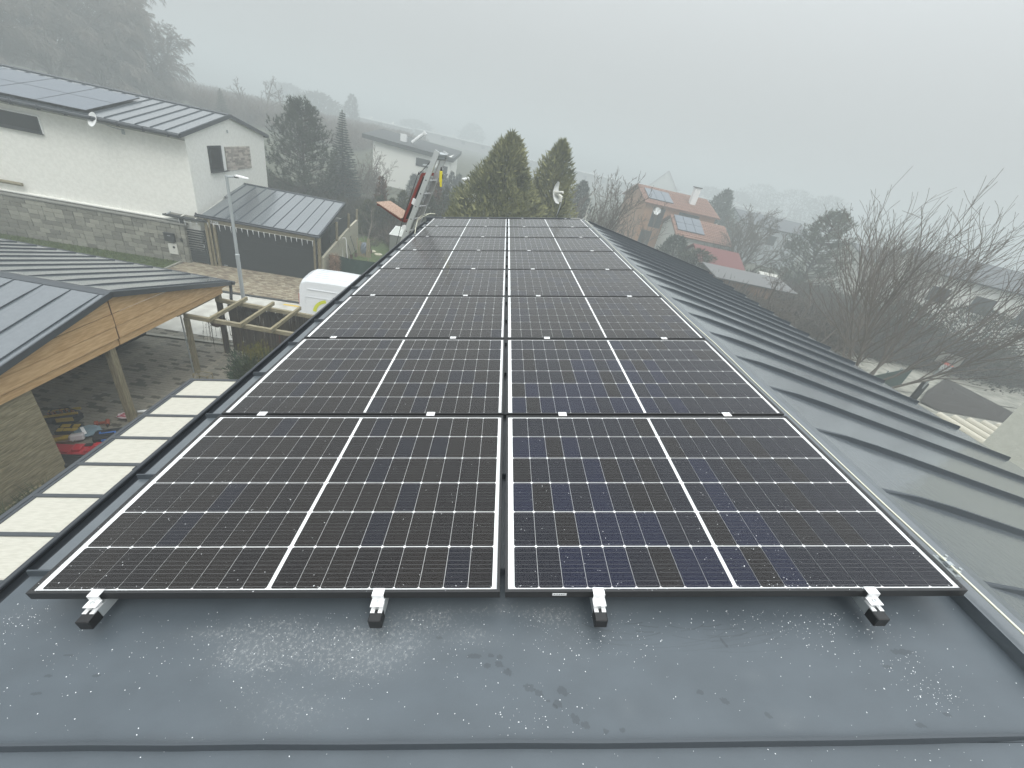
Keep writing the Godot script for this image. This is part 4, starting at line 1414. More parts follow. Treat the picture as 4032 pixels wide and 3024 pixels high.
func van() -> void:
	# panel van standing on the street: local x along the street, z towards us
	var o := thing("van", "white panel van with green and yellow arcs on its side", "van", street_at + street * Vector3(16.95, 0, 4.25), street)
	var s := Soup.new()
	# cross-sections along x; the end at the left is the rounded rear
	var secs := []
	for p in [[-2.28, 0.76, 0.32, 1.35, 0.5], [-2.24, 0.82, 0.28, 1.72, 0.6], [-2.14, 0.86, 0.25, 1.9, 0.7], [-1.95, 0.87, 0.25, 1.99, 0.74], [-1.0, 0.88, 0.25, 2.03, 0.76], [0.6, 0.88, 0.25, 2.02, 0.76], [1.0, 0.87, 0.25, 1.94, 0.74], [1.6, 0.85, 0.25, 1.4, 0.72], [1.75, 0.84, 0.25, 1.12, 0.72], [2.2, 0.78, 0.28, 0.95, 0.66], [2.32, 0.7, 0.32, 0.7, 0.6]]:
		var ring := []
		var w: float = p[1]
		var y0: float = p[2]
		var y1: float = p[3]
		var t: float = p[4]
		var pts := [Vector2(w * 0.9, y0), Vector2(w, y0 + 0.1), Vector2(w, y0 + (y1 - y0) * 0.5), Vector2(w * 0.97, y0 + (y1 - y0) * 0.75), Vector2(lerpf(w, t, 0.35), y1 - 0.11), Vector2(lerpf(w, t, 0.7), y1 - 0.035), Vector2(t * 0.8, y1 - 0.006), Vector2(t * 0.3, y1 + 0.012)]
		for q in pts:
			ring.append(Vector3(p[0], q.y, q.x))
		pts.reverse()
		for q in pts:
			ring.append(Vector3(p[0], q.y, -q.x))
		secs.append(ring)
	for i in secs.size() - 1:
		for k in 15:
			s.quad(secs[i][k], secs[i + 1][k], secs[i + 1][k + 1], secs[i][k + 1])
	for k in range(1, 15):
		s.tri(secs[0][0], secs[0][k], secs[0][k + 1])
		s.tri(secs[10][0], secs[10][k + 1], secs[10][k])
	part("body", s, M.car_white, o)
	for k in 5:
		s = Soup.new()
		s.bev(Vector3(-0.5, 2.045, -0.5 + k * 0.25), Vector3(2.5, 0.014, 0.05), 0.004)
		part("roof_rib", s, M.car_white, o)
	s = Soup.new()
	s.bev(Vector3(-0.55, 1.6, 0.872), Vector3(2.7, 0.03, 0.02), 0.006)
	part("crease", s, M.car_white, o)
	# pressed panel: raised rim of a blank window
	for e in [[-1.0, 1.28, 2.0, 0.022], [-2.0, 0.95, 0.022, 0.66], [0.0, 0.95, 0.022, 0.66]]:
		s = Soup.new()
		s.bev(Vector3(e[0], e[1], 0.886), Vector3(e[2], e[3], 0.016), 0.004)
		part("panel_rim", s, M.car_white, o)
	# livery: a yellow arc and a green arc
	var arcs := [[-1.1, 0.62, 0.62, 0.13, 1.75, 3.05, M.yellow_paint], [0.0, 0.95, 0.88, 0.3, 1.5, 3.0, M.green_paint]]
	for a in arcs:
		s = Soup.new()
		var n := 22
		for i in n:
			var t0: float = lerpf(a[4], a[5], float(i) / n)
			var t1: float = lerpf(a[4], a[5], float(i + 1) / n)
			var r0: float = a[2] - a[3]
			var r1: float = a[2]
			var f := func(r: float, t: float) -> Vector3:
				var yy: float = a[1] + r * sin(t)
				return Vector3(a[0] + r * cos(t), yy, 0.893 - maxf(0.0, yy - 1.15) * 0.055)
			s.quad(f.call(r0, t0), f.call(r1, t0), f.call(r1, t1), f.call(r0, t1))
		part("livery_arc", s, a[6], o)
	s = Soup.new()
	s.quad(Vector3(1.02, 1.9, 0.74), Vector3(1.02, 1.9, -0.74), Vector3(1.58, 1.42, -0.74), Vector3(1.58, 1.42, 0.74))
	part("windscreen", s, M.glass_dark, o)
	for e in [1, -1]:
		s = Soup.new()
		s.bev(Vector3(-2.26, 1.05, e * 0.72), Vector3(0.06, 0.5, 0.1), 0.015)
		part("tail_light", s, M.redplastic, o)
		s = Soup.new()
		s.quad(Vector3(0.75, 1.2, e * 0.885), Vector3(1.5, 1.2, e * 0.875), Vector3(1.15, 1.72, e * 0.82), Vector3(0.78, 1.72, e * 0.82))
		part("side_window", s, M.glass_dark, o)
	for p in [[-1.4, 0.82], [-1.4, -0.82], [1.45, 0.82], [1.45, -0.82]]:
		var face := Basis(Vector3(1, 0, 0), PI / 2 * signf(p[1]))
		s = Soup.new()
		s.lathe(Vector3(p[0], 0.32, p[1]), [Vector2(0.0, -0.1), Vector2(0.3, -0.1), Vector2(0.32, -0.06), Vector2(0.32, 0.06), Vector2(0.3, 0.1), Vector2(0.2, 0.1), Vector2(0.18, 0.06), Vector2(0, 0.07)], 18, face)
		part("wheel", s, M.rubber, o)


# ---------------------------------------------------------------- ground
func smooth(a: float, b: float, x: float) -> float:
	var t := clampf((x - a) / (b - a), 0.0, 1.0)
	return t * t * (3.0 - 2.0 * t)


func ground_at(x: float, z: float) -> float:
	var y := G
	if x < 0.0:
		y += 4.0 * smooth(25.0, 75.0, Vector2(minf(x + 8.0, 0.0), minf(z + 25.0, 0.0)).length())
	return y


func on_street(s: float, h: float, d: float) -> Vector3:
	return street_at + street * Vector3(s, h, d)


func ground() -> void:
	var xs := []
	for v in [-600, -400, -260, -180, -140, -110]:
		xs.append(float(v))
	for i in range(-18, 20):
		xs.append(i * 5.0)
	for v in [110, 140, 180, 260, 400, 600]:
		xs.append(float(v))
	var s := Soup.new()
	for i in xs.size() - 1:
		for j in xs.size() - 1:
			var q := []
			for k in [[i, j + 1], [i + 1, j + 1], [i + 1, j], [i, j]]:
				var x: float = xs[k[0]]
				var z: float = xs[k[1]]
				q.append(Vector3(x, ground_at(x, z) - 0.02, z))
			s.quad(q[0], q[1], q[2], q[3])
	structure(part("ground", s, M.soil))
	s = Soup.new()
	s.box(Vector3(0, -0.006, 5.35), Vector3(90, 0.02, 4.7))
	var r := part("road", s, M.road)
	r.transform = Transform3D(street, on_street(14, 0.004, 0))
	structure(r)
	s = Soup.new()
	s.box(Vector3(0, 0.03, 2.98), Vector3(90, 0.1, 0.12))
	r = part("kerb", s, M.dark_grey)
	r.transform = Transform3D(street, on_street(14, -0.03, 0))
	structure(r)
	s = Soup.new()
	s.box(Vector3(0, 0.0, 7.72), Vector3(90, 0.16, 0.12))
	r = part("kerb", s, M.concrete)
	r.transform = Transform3D(street, on_street(14, 0.0, 0))
	structure(r)
	s = Soup.new()
	s.box(Vector3(0, 0, 0), Vector3(1.2, 0.004, 0.14))
	r = part("road_marking", s, mat(0.6, 0.42, 0.06, 0.7))
	r.transform = Transform3D(street, on_street(14.0, 0.012, 3.35))
	structure(r)
	# brick paved forecourt of the garage
	var o := Node3D.new()
	o.name = "forecourt"
	add_child(o)
	o.transform = Transform3D(street, on_street(11.2, 0.0, 1.2))
	structure(o)
	s = Soup.new()
	s.box(Vector3(0, 0.002, 0), Vector3(7.3, 0.03, 3.4))
	part("bed", s, M.paver_bed, o)
	var mesh := bev_mesh(Vector3(0.194, 0.04, 0.094), 0.006)
	var single := 0
	var rest := [[], [], [], []]
	for iz in 33:
		for ix in 36:
			var x := -3.55 + ix * 0.2 + (0.1 if iz % 2 else 0.0)
			var z := -1.62 + iz * 0.1
			var xf := Transform3D(Basis(Vector3(0, 1, 0), rng.randf_range(-0.02, 0.02)), Vector3(x, 0.012 + rng.randf_range(-0.003, 0.004), z))
			var k: int = [0, 0, 1, 1, 1, 2, 3, 0][rng.randi() % 8]
			if single < 300 and z > -0.35 and x < 1.9 and x > -2.5:
				single += 1
				put("brick", mesh, M.brick[k], o, xf)
			else:
				rest[k].append(xf)
	for k in 4:
		var mm := MultiMesh.new()
		mm.transform_format = MultiMesh.TRANSFORM_3D
		mm.mesh = mesh
		mm.instance_count = rest[k].size()
		for i in rest[k].size():
			mm.set_instance_transform(i, rest[k][i])
		var mi := MultiMeshInstance3D.new()
		mi.name = numbered("brickwork", o)
		mi.multimesh = mm
		mi.material_override = M.brick[k]
		o.add_child(mi, true)
		stuff(mi)
	s = Soup.new()
	s.bev(Vector3(-3.7, 0.03, 0.1), Vector3(0.1, 0.1, 3.2), 0.01)
	part("edging", s, M.concrete, o)
	# grass verge in front of the block wall
	s = Soup.new()
	s.box(Vector3(-1.0, 0.0, 0.62), Vector3(17.6, 0.03, 1.3))
	r = part("verge", s, M.lawn)
	r.transform = Transform3D(street, on_street(0, 0.0, 0))
	structure(r)
	s = Soup.new()
	s.colored = true
	for i in 5200:
		var p := Vector3(rng.randf_range(-4.0, 7.5), 0.012, rng.randf_range(0.03, 1.22))
		var t := rng.randf_range(0.6, 1.5)
		s.col = Color(0.075 * t, 0.095 * t, 0.028 * t)
		s.blade(p, p + Vector3(rng.randfn() * 0.04, rng.randf_range(0.05, 0.13), rng.randfn() * 0.04), 0.012, Vector3(rng.randfn(), 0, rng.randfn()).normalized())
	r = part("grass", s, M.leaf)
	r.transform = Transform3D(street, on_street(0, 0.0, 0))
	tag(stuff(r), "short mossy grass along the foot of the block wall", "grass")
	# lawns
	for e in [[on_street(16.6, 0.0, -8.2), Vector3(6.0, 0.03, 8.0), street], [Vector3(27, G + 0.0, -31), Vector3(14, 0.03, 12), Basis.IDENTITY]]:
		s = Soup.new()
		s.box(Vector3.ZERO, e[1])
		r = part("lawn", s, M.lawn)
		r.transform = Transform3D(e[2], e[0])
		structure(r)


# ---------------------------------------------------------------- across the street
func block_wall() -> void:
	var o := thing("block_wall", "grey-beige split block wall below the big white house", "wall", on_street(2.0, 0, -0.12), street)
	var s := Soup.new()
	s.box(Vector3(-0.1, 0.94, -0.12), Vector3(11.8, 1.86, 0.1))
	part("core", s, M.mortar, o)
	var half := [bev_mesh(Vector3(0.39, 0.192, 0.2), 0.012), bev_mesh(Vector3(0.39, 0.192, 0.2), 0.014)]
	var short := bev_mesh(Vector3(0.185, 0.192, 0.2), 0.012)
	for row in 9:
		var x := -5.9 + (0.2 if row % 2 else 0.0)
		while x < 5.72:
			var lone := rng.randf() < 0.16
			var w := 0.2 if lone else 0.4
			if x + w > 5.86:
				lone = true
				w = 0.2
			put("block", short if lone else half[row % 2], M.block[rng.randi() % 5], o, Transform3D(Basis.IDENTITY, Vector3(x + w / 2, 0.1 + row * 0.2, 0.0 + rng.randf_range(-0.012, 0.012))))
			x += w
	for k in 20:
		put("cap", bev_mesh(Vector3(0.59, 0.07, 0.34), 0.012), M.granite_edge, o, Transform3D(Basis.IDENTITY, Vector3(-5.75 + k * 0.6, 1.86, -0.03)))
	# things fixed to the wall
	var m := thing("mailbox", "dark grey metal mailbox on the block wall beside the gate", "mailbox", on_street(7.24, 1.0, 0.02), street)
	s = Soup.new()
	s.bev(Vector3(0, 0.19, 0.06), Vector3(0.42, 0.37, 0.14), 0.01)
	part("box", s, M.dark_grey, m)
	s = Soup.new()
	s.bev(Vector3(0, 0.385, 0.075), Vector3(0.44, 0.02, 0.18), 0.006)
	part("lid", s, M.dark_grey, m)
	s = Soup.new()
	s.box(Vector3(0.02, 0.28, 0.132), Vector3(0.13, 0.03, 0.006))
	part("name_plate", s, M.zinc, m)
	m = thing("meter_cabinet", "white meter cabinet door with a round window under the mailbox", "cabinet", on_street(7.26, 0.38, 0.0), street)
	s = Soup.new()
	s.bev(Vector3(0, 0.26, 0.02), Vector3(0.38, 0.52, 0.05), 0.006)
	part("door", s, M.offwhite, m)
	s = Soup.new()
	s.lathe(Vector3(0.06, 0.34, 0.046), [Vector2(0.055, 0), Vector2(0.055, 0.008), Vector2(0, 0.006)], 16, Basis(Vector3(1, 0, 0), PI / 2))
	part("window", s, M.glass_dark, m)
	s = Soup.new()
	s.box(Vector3(0.02, 0.25, 0.047), Vector3(0.05, 0.012, 0.004))
	s.box(Vector3(0.03, 0.13, 0.047), Vector3(0.03, 0.02, 0.004))
	part("print", s, M.zinc, m)
	m = thing("doorbell", "small square black doorbell panel between mailbox and gate", "doorbell", on_street(7.7, 1.07, 0.0), street)
	s = Soup.new()
	s.bev(Vector3(0, 0.06, 0.01), Vector3(0.09, 0.13, 0.03), 0.004)
	part("panel", s, M.black, m)


func white_house() -> void:
	var o := thing("white_house", "big white rendered house with solar roof across the street", "house", on_street(-1.5, 0, -4.4), street)
	# local: x from -11 to 9.95 (gable at the right), z from 4.05 (front) to -4.05
	var x1 := 9.95
	var x0 := -11.0
	var zf := 4.05
	var s := Soup.new()
	s.prism([Vector3(x0, 0, zf), Vector3(x0, 5.75, zf), Vector3(x0, 6.55, 0), Vector3(x0, 5.75, -zf), Vector3(x0, 0, -zf)], Vector3(x1 - x0, 0, 0))
	part("wall", s, M.render_wall, o)
	s = Soup.new()
	s.bev(Vector3((x0 + x1) / 2, 5.5, zf + 0.02), Vector3(x1 - x0, 0.045, 0.045), 0.005)
	part("string_course", s, mat(0.42, 0.42, 0.38, 0.9), o)
	s = Soup.new()
	s.bev(Vector3((x0 + x1) / 2, 1.98, zf + 0.06), Vector3(x1 - x0, 0.07, 0.14), 0.01)
	part("plinth_ledge", s, M.render_plain, o)
	var rise := atan2(0.8, 4.05)
	var run := 4.62
	for side in [1, -1]:
		var b := Basis(Vector3(1, 0, 0), rise * side)
		for k in 38:
			var xx := x1 + 0.1 - k * 0.56
			s = Soup.new()
			s.box(Vector3(xx - 0.28, 0.05, side * run / 2), Vector3(0.558, 0.03, run))
			put("roof_sheet", s.mesh(), M.roof_wet, o, Transform3D(b, Vector3(0, 6.6, 0)))
			s = Soup.new()
			seam_strip(s, [[Vector3(xx, 0.064, side * 0.1), 0.035], [Vector3(xx, 0.064, side * (run - 0.02)), 0.035]], Vector3(side, 0, 0), 0.03)
			put("seam", s.mesh(), M.seam, o, Transform3D(b, Vector3(0, 6.6, 0)))
		s = Soup.new()
		s.box(Vector3(x1 + 0.115, 0.0, side * run / 2), Vector3(0.04, 0.16, run))
		s.box(Vector3((x0 + x1) / 2, 0.085, side * 0.1), Vector3(x1 - x0 + 0.2, 0.03, 0.2))
		put("verge_trim", s.mesh(), M.trim, o, Transform3D(b, Vector3(0, 6.6, 0)))
		s = Soup.new()
		s.box(Vector3((x0 + x1) / 2, -0.02, side * (run - 0.02)), Vector3(x1 - x0 + 0.2, 0.14, 0.04))
		put("fascia", s.mesh(), M.dark_grey, o, Transform3D(b, Vector3(0, 6.6, 0)))
	s = Soup.new()
	s.tube(Vector3(x0, 5.68, zf + 0.58), Vector3(x1 + 0.12, 5.68, zf + 0.58), 0.075, 0.075, 10)
	var g := part("gutter", s, M.gutter, o)
	for k in 20:
		s = Soup.new()
		s.box(Vector3(x1 - 0.3 - k * 0.93, 5.66, zf + 0.6), Vector3(0.03, 0.17, 0.15))
		part("bracket", s, M.trim, g)
	# long window under the eave
	s = Soup.new()
	s.box(Vector3(1.3, 4.92, zf - 0.03), Vector3(6.2, 0.64, 0.1))
	var w := part("window", s, M.dark_grey, o)
	s = Soup.new()
	for k in 4:
		s.box(Vector3(-0.95 + k * 1.52, 4.95, zf + 0.021), Vector3(1.44, 0.5, 0.01))
	part("pane", s, M.glass_dark, w)
	s = Soup.new()
	s.bev(Vector3(1.3, 4.6, zf + 0.05), Vector3(6.3, 0.03, 0.16), 0.006)
	part("sill", s, M.dark_grey, w)
	for e in [[1.3, 5.265, 6.3, 0.05], [4.43, 4.92, 0.05, 0.68]]:
		s = Soup.new()
		s.bev(Vector3(e[0], e[1], zf + 0.02), Vector3(e[2], e[3], 0.06), 0.008)
		part("reveal", s, M.white, w)
	# gable window with stone cladding beside it
	s = Soup.new()
	s.box(Vector3(x1 - 0.02, 4.7, 4.05 - 2.4), Vector3(0.1, 1.14, 1.45))
	w = part("window", s, M.dark_grey, o)
	s = Soup.new()
	s.box(Vector3(x1 + 0.032, 4.72, 4.05 - 2.3), Vector3(0.01, 0.95, 0.95))
	part("pane", s, M.glass_dark, w)
	s = Soup.new()
	s.box(Vector3(x1 + 0.03, 4.7, 4.05 - 3.0), Vector3(0.05, 1.14, 0.18))
	part("reveal", s, M.white, w)
	s = Soup.new()
	s.bev(Vector3(x1 + 0.06, 4.11, 4.05 - 2.45), Vector3(0.16, 0.03, 1.6), 0.006)
	part("sill", s, M.dark_grey, w)
	s = Soup.new()
	s.box(Vector3(x1 + 0.004, 4.64, 4.05 - 4.65), Vector3(0.02, 1.12, 2.76))
	var clad := part("stone_cladding", s, M.mortar, o)
	var st := []
	for k in 5:
		var a: float = [0.3, 0.4, 0.47, 0.35, 0.24][k]
		st.append(mat(a, a * 0.9, a * 0.8, 0.9))
	for row in 12:
		var z := 4.05 - 6.02
		while z < 4.05 - 3.3:
			var ln := minf(rng.randf_range(0.18, 0.5), 4.05 - 3.28 - z)
			if ln > 0.05:
				put("stone", bev_mesh(Vector3(0.04, 0.086, snappedf(ln - 0.012, 0.02)), 0.006), st[rng.randi() % 5], clad, Transform3D(Basis.IDENTITY, Vector3(x1 + 0.03 + rng.randf_range(-0.008, 0.008), 4.135 + row * 0.0925, z + ln / 2)))
			z += ln
	s = Soup.new()
	s.bev(Vector3(x1 + 0.03, 5.9, 0.3), Vector3(0.06, 0.14, 0.06), 0.01)
	part("lamp_socket", s, M.zinc, o)
	# log-like wooden beam end on the wall
	var lg := thing("wooden_beam", "round wooden beam fixed low on the white house wall", "beam", on_street(-0.4, 2.3, -0.2), street)
	s = Soup.new()
	s.tube(Vector3(-2.5, 0.07, 0.0), Vector3(1.9, 0.07, 0.0), 0.075, 0.075, 10)
	part("log", s, M.grey_wood_x, lg)
	# dish
	var d := thing("satellite_dish", "small white satellite dish on an arm under the eave of the white house", "satellite dish", on_street(5.75, 5.4, -0.33), street)
	s = Soup.new()
	s.path([Vector3(0.3, -0.05, 0), Vector3(0.3, 0.02, 0.12), Vector3(0.15, 0.06, 0.3), Vector3(-0.3, 0.2, 0.55)], 0.02, 8)
	s.box(Vector3(0.3, -0.06, 0.01), Vector3(0.12, 0.2, 0.02))
	part("arm", s, M.zinc, d)
	s = Soup.new()
	var fb := Basis(Vector3(0, 1, 0), -0.5) * Basis(Vector3(1, 0, 0), PI / 2 - 0.35)
	s.lathe(Vector3(-0.32, 0.22, 0.56), [Vector2(0.0, 0.0), Vector2(0.16, 0.02), Vector2(0.28, 0.07), Vector2(0.285, 0.08), Vector2(0.16, 0.035), Vector2(0.0, 0.015)], 20, fb)
	part("reflector", s, M.white, d)
	# solar panels on the white house
	var slope := street * Basis(Vector3(1, 0, 0), rise)
	var n := 0
	for col in 9:
		for row in 2:
			n += 1
			var lx := 6.55 - 1.5 - 1.76 * col - 0.86 + 0.0
			var at := o.transform * (Vector3(0, 6.6, 0) + Basis(Vector3(1, 0, 0), rise) * Vector3(lx + 1.5, 0.16, 4.1 - row * 1.8 - 0.9 + 0.4))
			var rowname: String = ["lower", "upper"][row]
			var p := thing("solar_panel", "grey solar panel on the white house, %s row, %s from the gable end" % [rowname, ["first", "second", "third", "fourth", "fifth", "sixth", "seventh", "eighth", "ninth"][col]], "solar panel", at, slope, "solar panels on the white house")
			s = Soup.new()
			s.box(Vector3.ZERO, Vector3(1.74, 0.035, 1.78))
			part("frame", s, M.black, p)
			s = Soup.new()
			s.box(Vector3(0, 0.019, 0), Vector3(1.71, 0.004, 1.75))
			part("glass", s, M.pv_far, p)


func garage() -> void:
	var o := thing("garage", "timber garage with grey seamed metal roof and dark sectional door", "garage", on_street(11.3, 0, -2.8), street)
	# local: s = x + 11.3, d = z - 2.8
	var s := Soup.new()
	s.box(Vector3(0.1, 1.04, 2.42), Vector3(4.48, 2.08, 0.05))
	var door := part("door", s, M.door_grey, o)
	for k in 4:
		s = Soup.new()
		s.box(Vector3(0.1, 0.26 + k * 0.52, 2.447), Vector3(4.46, 0.512, 0.012))
		part("door_panel", s, M.door_grey, door)
	s = Soup.new()
	s.bev(Vector3(-1.95, 0.09, 2.462), Vector3(0.16, 0.025, 0.02), 0.004)
	part("handle", s, M.zinc, door)
	for x in [-2.45, -2.2, 2.42, 2.62]:
		s = Soup.new()
		s.bev(Vector3(x, 1.1, 2.5), Vector3(0.14 if absf(x) > 2.3 else 0.12, 2.2, 0.14), 0.01)
		part("post", s, M.grey_wood_y if absf(x) > 2.41 or x < 0 else M.grey_wood_y, o)
	s = Soup.new()
	s.bev(Vector3(0.05, 2.2, 2.5), Vector3(5.3, 0.22, 0.1), 0.01)
	part("lintel", s, M.grey_wood_x, o)
	# roof: ridge at d=-5.3 h=3.32, eave at d=-0.25 h=2.42
	var rise := atan2(0.9, 5.05)
	var b := Basis(Vector3(1, 0, 0), rise)
	var run := 5.13
	for k in 13:
		var xx := 2.62 - k * 0.53
		var len0 := run if xx - 0.26 > -2.9 else 2.4
		s = Soup.new()
		s.box(Vector3(xx - 0.265, 0, len0 / 2), Vector3(0.528, 0.02, len0))
		put("roof_sheet", s.mesh(), M.roof_wet, o, Transform3D(b, Vector3(0, 3.32, -2.5)))
		s = Soup.new()
		seam_strip(s, [[Vector3(xx, 0.01, 0.02), 0.03], [Vector3(xx, 0.01, len0 - 0.02), 0.03]], Vector3(1, 0, 0), 0.03)
		put("seam", s.mesh(), M.seam, o, Transform3D(b, Vector3(0, 3.32, -2.5)))
	s = Soup.new()
	s.box(Vector3(2.66, -0.04, run / 2), Vector3(0.05, 0.14, run))
	s.box(Vector3(-0.1, -0.03, run + 0.01), Vector3(5.5, 0.1, 0.05))
	s.box(Vector3(-0.7, 0.02, 0.02), Vector3(6.75, 0.05, 0.1))
	s.box(Vector3(-2.93, -0.02, 3.75), Vector3(0.05, 0.1, 2.7))
	s.box(Vector3(-4.27, -0.03, 1.2), Vector3(0.05, 0.1, 2.4))
	s.box(Vector3(-3.6, -0.03, 2.42), Vector3(1.4, 0.08, 0.05))
	put("roof_trim", s.mesh(), M.trim, o, Transform3D(b, Vector3(0, 3.32, -2.5)))
	s = Soup.new()
	s.box(Vector3(0, 2.6, -0.2), Vector3(5.0, 0.04, 4.6), b)
	part("soffit", s, M.dark_grey, o)
	s = Soup.new()
	s.tube(Vector3(-2.9, 2.36, 2.66), Vector3(2.7, 2.36, 2.66), 0.05, 0.05, 8)
	part("gutter", s, M.gutter, o)
	s = Soup.new()
	s.path([Vector3(-2.3, 2.33, 2.66), Vector3(-2.32, 2.2, 2.66), Vector3(-2.32, 0.02, 2.62)], 0.04, 8)
	part("downpipe", s, M.grey_wood_y, o)
	s = Soup.new()
	s.path([Vector3(2.5, 2.33, 2.66), Vector3(2.52, 2.2, 2.66), Vector3(2.52, 0.02, 2.62)], 0.04, 8)
	part("downpipe", s, M.dark_grey, o)
	s = Soup.new()
	s.box(Vector3(-2.55, 1.2, 0.0), Vector3(0.08, 2.3, 4.8))
	s.box(Vector3(0, 1.2, -2.5), Vector3(5.0, 2.4, 0.08))
	part("wall", s, M.render_plain, o)
	# open yard-side flank: low rendered wall stepping down, posts above it
	s = Soup.new()
	s.prism([Vector3(2.66, 0, 2.35), Vector3(2.66, 0, -5.4), Vector3(2.66, 1.95, -5.4), Vector3(2.66, 1.82, -3.0), Vector3(2.66, 1.3, 2.35)], Vector3(0.12, 0, 0))
	part("flank_wall", s, mottled(Vector3(0.36, 0.34, 0.26), Vector3(0.44, 0.42, 0.33), Vector3(2, 2, 2), 0.9, 0.3, 0.02, 51), o)
	for p in [[-0.4, 1.45, 2.55], [-3.1, 1.8, 2.6], [-5.3, 1.9, 2.55]]:
		s = Soup.new()
		s.bev(Vector3(2.72, (p[1] + p[2]) / 2 - 0.1, p[0]), Vector3(0.12, p[2] - p[1] + 0.3, 0.12), 0.01)
		part("post", s, M.grey_wood_y, o)
	s = Soup.new()
	s.box(Vector3(2.62, 2.1, -1.5), Vector3(0.02, 0.9, 4.2))
	part("dark_infill", s, M.dark_grey, o)
	# house number plates
	var p1 := thing("number_plate", "white house number plate reading 5577 above the garage door", "number plate", on_street(9.24, 2.07, -0.24), street)
	s = Soup.new()
	s.bev(Vector3(0, 0.085, 0.005), Vector3(0.24, 0.17, 0.016), 0.004)
	part("plate", s, M.white, p1)
	lettering("5577", 0.11, M.dark_grey, p1, Vector3(0, 0.085, 0.016))
	s = Soup.new()
	for e in [[0, 0.163, 0.235, 0.008], [0, 0.007, 0.235, 0.008], [-0.116, 0.085, 0.008, 0.16], [0.116, 0.085, 0.008, 0.16]]:
		s.box(Vector3(e[0], e[1], 0.0145), Vector3(e[2], e[3], 0.004))
	part("border", s, M.dark_grey, p1)
	p1 = thing("number_plate", "smaller white number plate reading 1 at the garage corner", "number plate", on_street(9.0, 2.09, -0.24), street)
	s = Soup.new()
	s.bev(Vector3(0, 0.08, 0.005), Vector3(0.17, 0.16, 0.016), 0.004)
	part("plate", s, M.white, p1)
	lettering("1", 0.11, M.dark_grey, p1, Vector3(0.03, 0.08, 0.016))
	# icicle lights hung from the eave
	var ic := thing("icicle_lights", "string of white icicle ornaments hanging above the garage door", "icicle lights", on_street(11.3, 2.0, -0.2), street)
	s = Soup.new()
	s.tube(Vector3(-2.5, 0.13, 0), Vector3(2.4, 0.13, 0), 0.006, 0.006, 5)
	part("cable", s, M.white, ic)
	for k in 20:
		s = Soup.new()
		var x := -2.42 + k * 0.25
		var ln: float = [0.26, 0.2, 0.34, 0.22, 0.3][k % 5]
		s.tube(Vector3(x, 0.13, 0.0), Vector3(x + 0.015, 0.13 - ln, 0.0), 0.018, 0.003, 6)
		part("icicle", s, M.ice, ic)
	# gate between wall and garage, with a glass porch roof
	var gt := thing("garden_gate", "dark grey metal gate with horizontal slats beside the garage", "gate", on_street(8.22, 0, -0.22), street)
	for x in [-0.42, 0.44]:
		s = Soup.new()
		s.bev(Vector3(x, 0.86, 0), Vector3(0.07, 1.68, 0.05), 0.006)
		part("stile", s, M.dark_grey, gt)
	for k in 14:
		s = Soup.new()
		var yy := 0.14 + k * 0.115
		s.bev(Vector3(0.01, yy, 0), Vector3(0.8, 0.112 if k < 5 else 0.07, 0.025), 0.004)
		part("slat", s, M.dark_grey, gt)
	s = Soup.new()
	s.box(Vector3(0.36, 0.95, 0.05), Vector3(0.03, 0.16, 0.03))
	part("handle", s, M.zinc, gt)
	var pr := thing("porch", "small glass porch roof on timber posts over the gate", "porch", on_street(7.95, 0, -0.5), street)
	for e in [[-0.2, 0.3, 2.25], [0.86, 0.3, 2.2]]:
		s = Soup.new()
		s.bev(Vector3(e[0], e[2] / 2, e[1]), Vector3(0.12, e[2], 0.12), 0.01)
		part("post", s, M.grey_wood_y if e[0] > 0 else M.dark_grey, pr)
	s = Soup.new()
	s.bev(Vector3(0.05, 2.18, 0.36), Vector3(1.75, 0.12, 0.08), 0.008)
	part("beam", s, M.dark_grey, pr)
	var pb := Basis(Vector3(1, 0, 0), 0.2)
	for k in 3:
		s = Soup.new()
		s.bev(Vector3(-0.7 + 0.6 * k, 2.5, -0.9), Vector3(0.05, 0.05, 2.8), 0.006, pb)
		part("glazing_bar", s, M.offwhite if k > 0 else M.zinc, pr)
	s = Soup.new()
	s.box(Vector3(-0.1, 2.48, -0.9), Vector3(1.2, 0.012, 2.75), pb)
	part("glass", s, mat(0.14, 0.14, 0.12, 0.2), pr)
	s = Soup.new()
	s.tube(Vector3(-0.85, 2.2, 0.48), Vector3(0.9, 2.2, 0.48), 0.045, 0.045, 8)
	part("gutter", s, M.dark_grey, pr)
	for k in 4:
		s = Soup.new()
		s.tube(Vector3(-0.25 + k * 0.25, 2.1, 0.42), Vector3(-0.24 + k * 0.25, 1.8, 0.42), 0.014, 0.003, 6)
		part("icicle", s, M.ice, pr)


func lettering(text: String, high: float, m: Material, parent: Node, at: Vector3) -> void:
	var t := TextMesh.new()
	var f := SystemFont.new()
	f.font_names = PackedStringArray(["Droid Sans"])
	f.font_weight = 700
	t.font = f
	t.text = text
	t.font_size = 64
	t.pixel_size = high / 64.0 * 1.25
	t.depth = 0.003
	put("lettering", t, m, parent, Transform3D(Basis.IDENTITY, at))


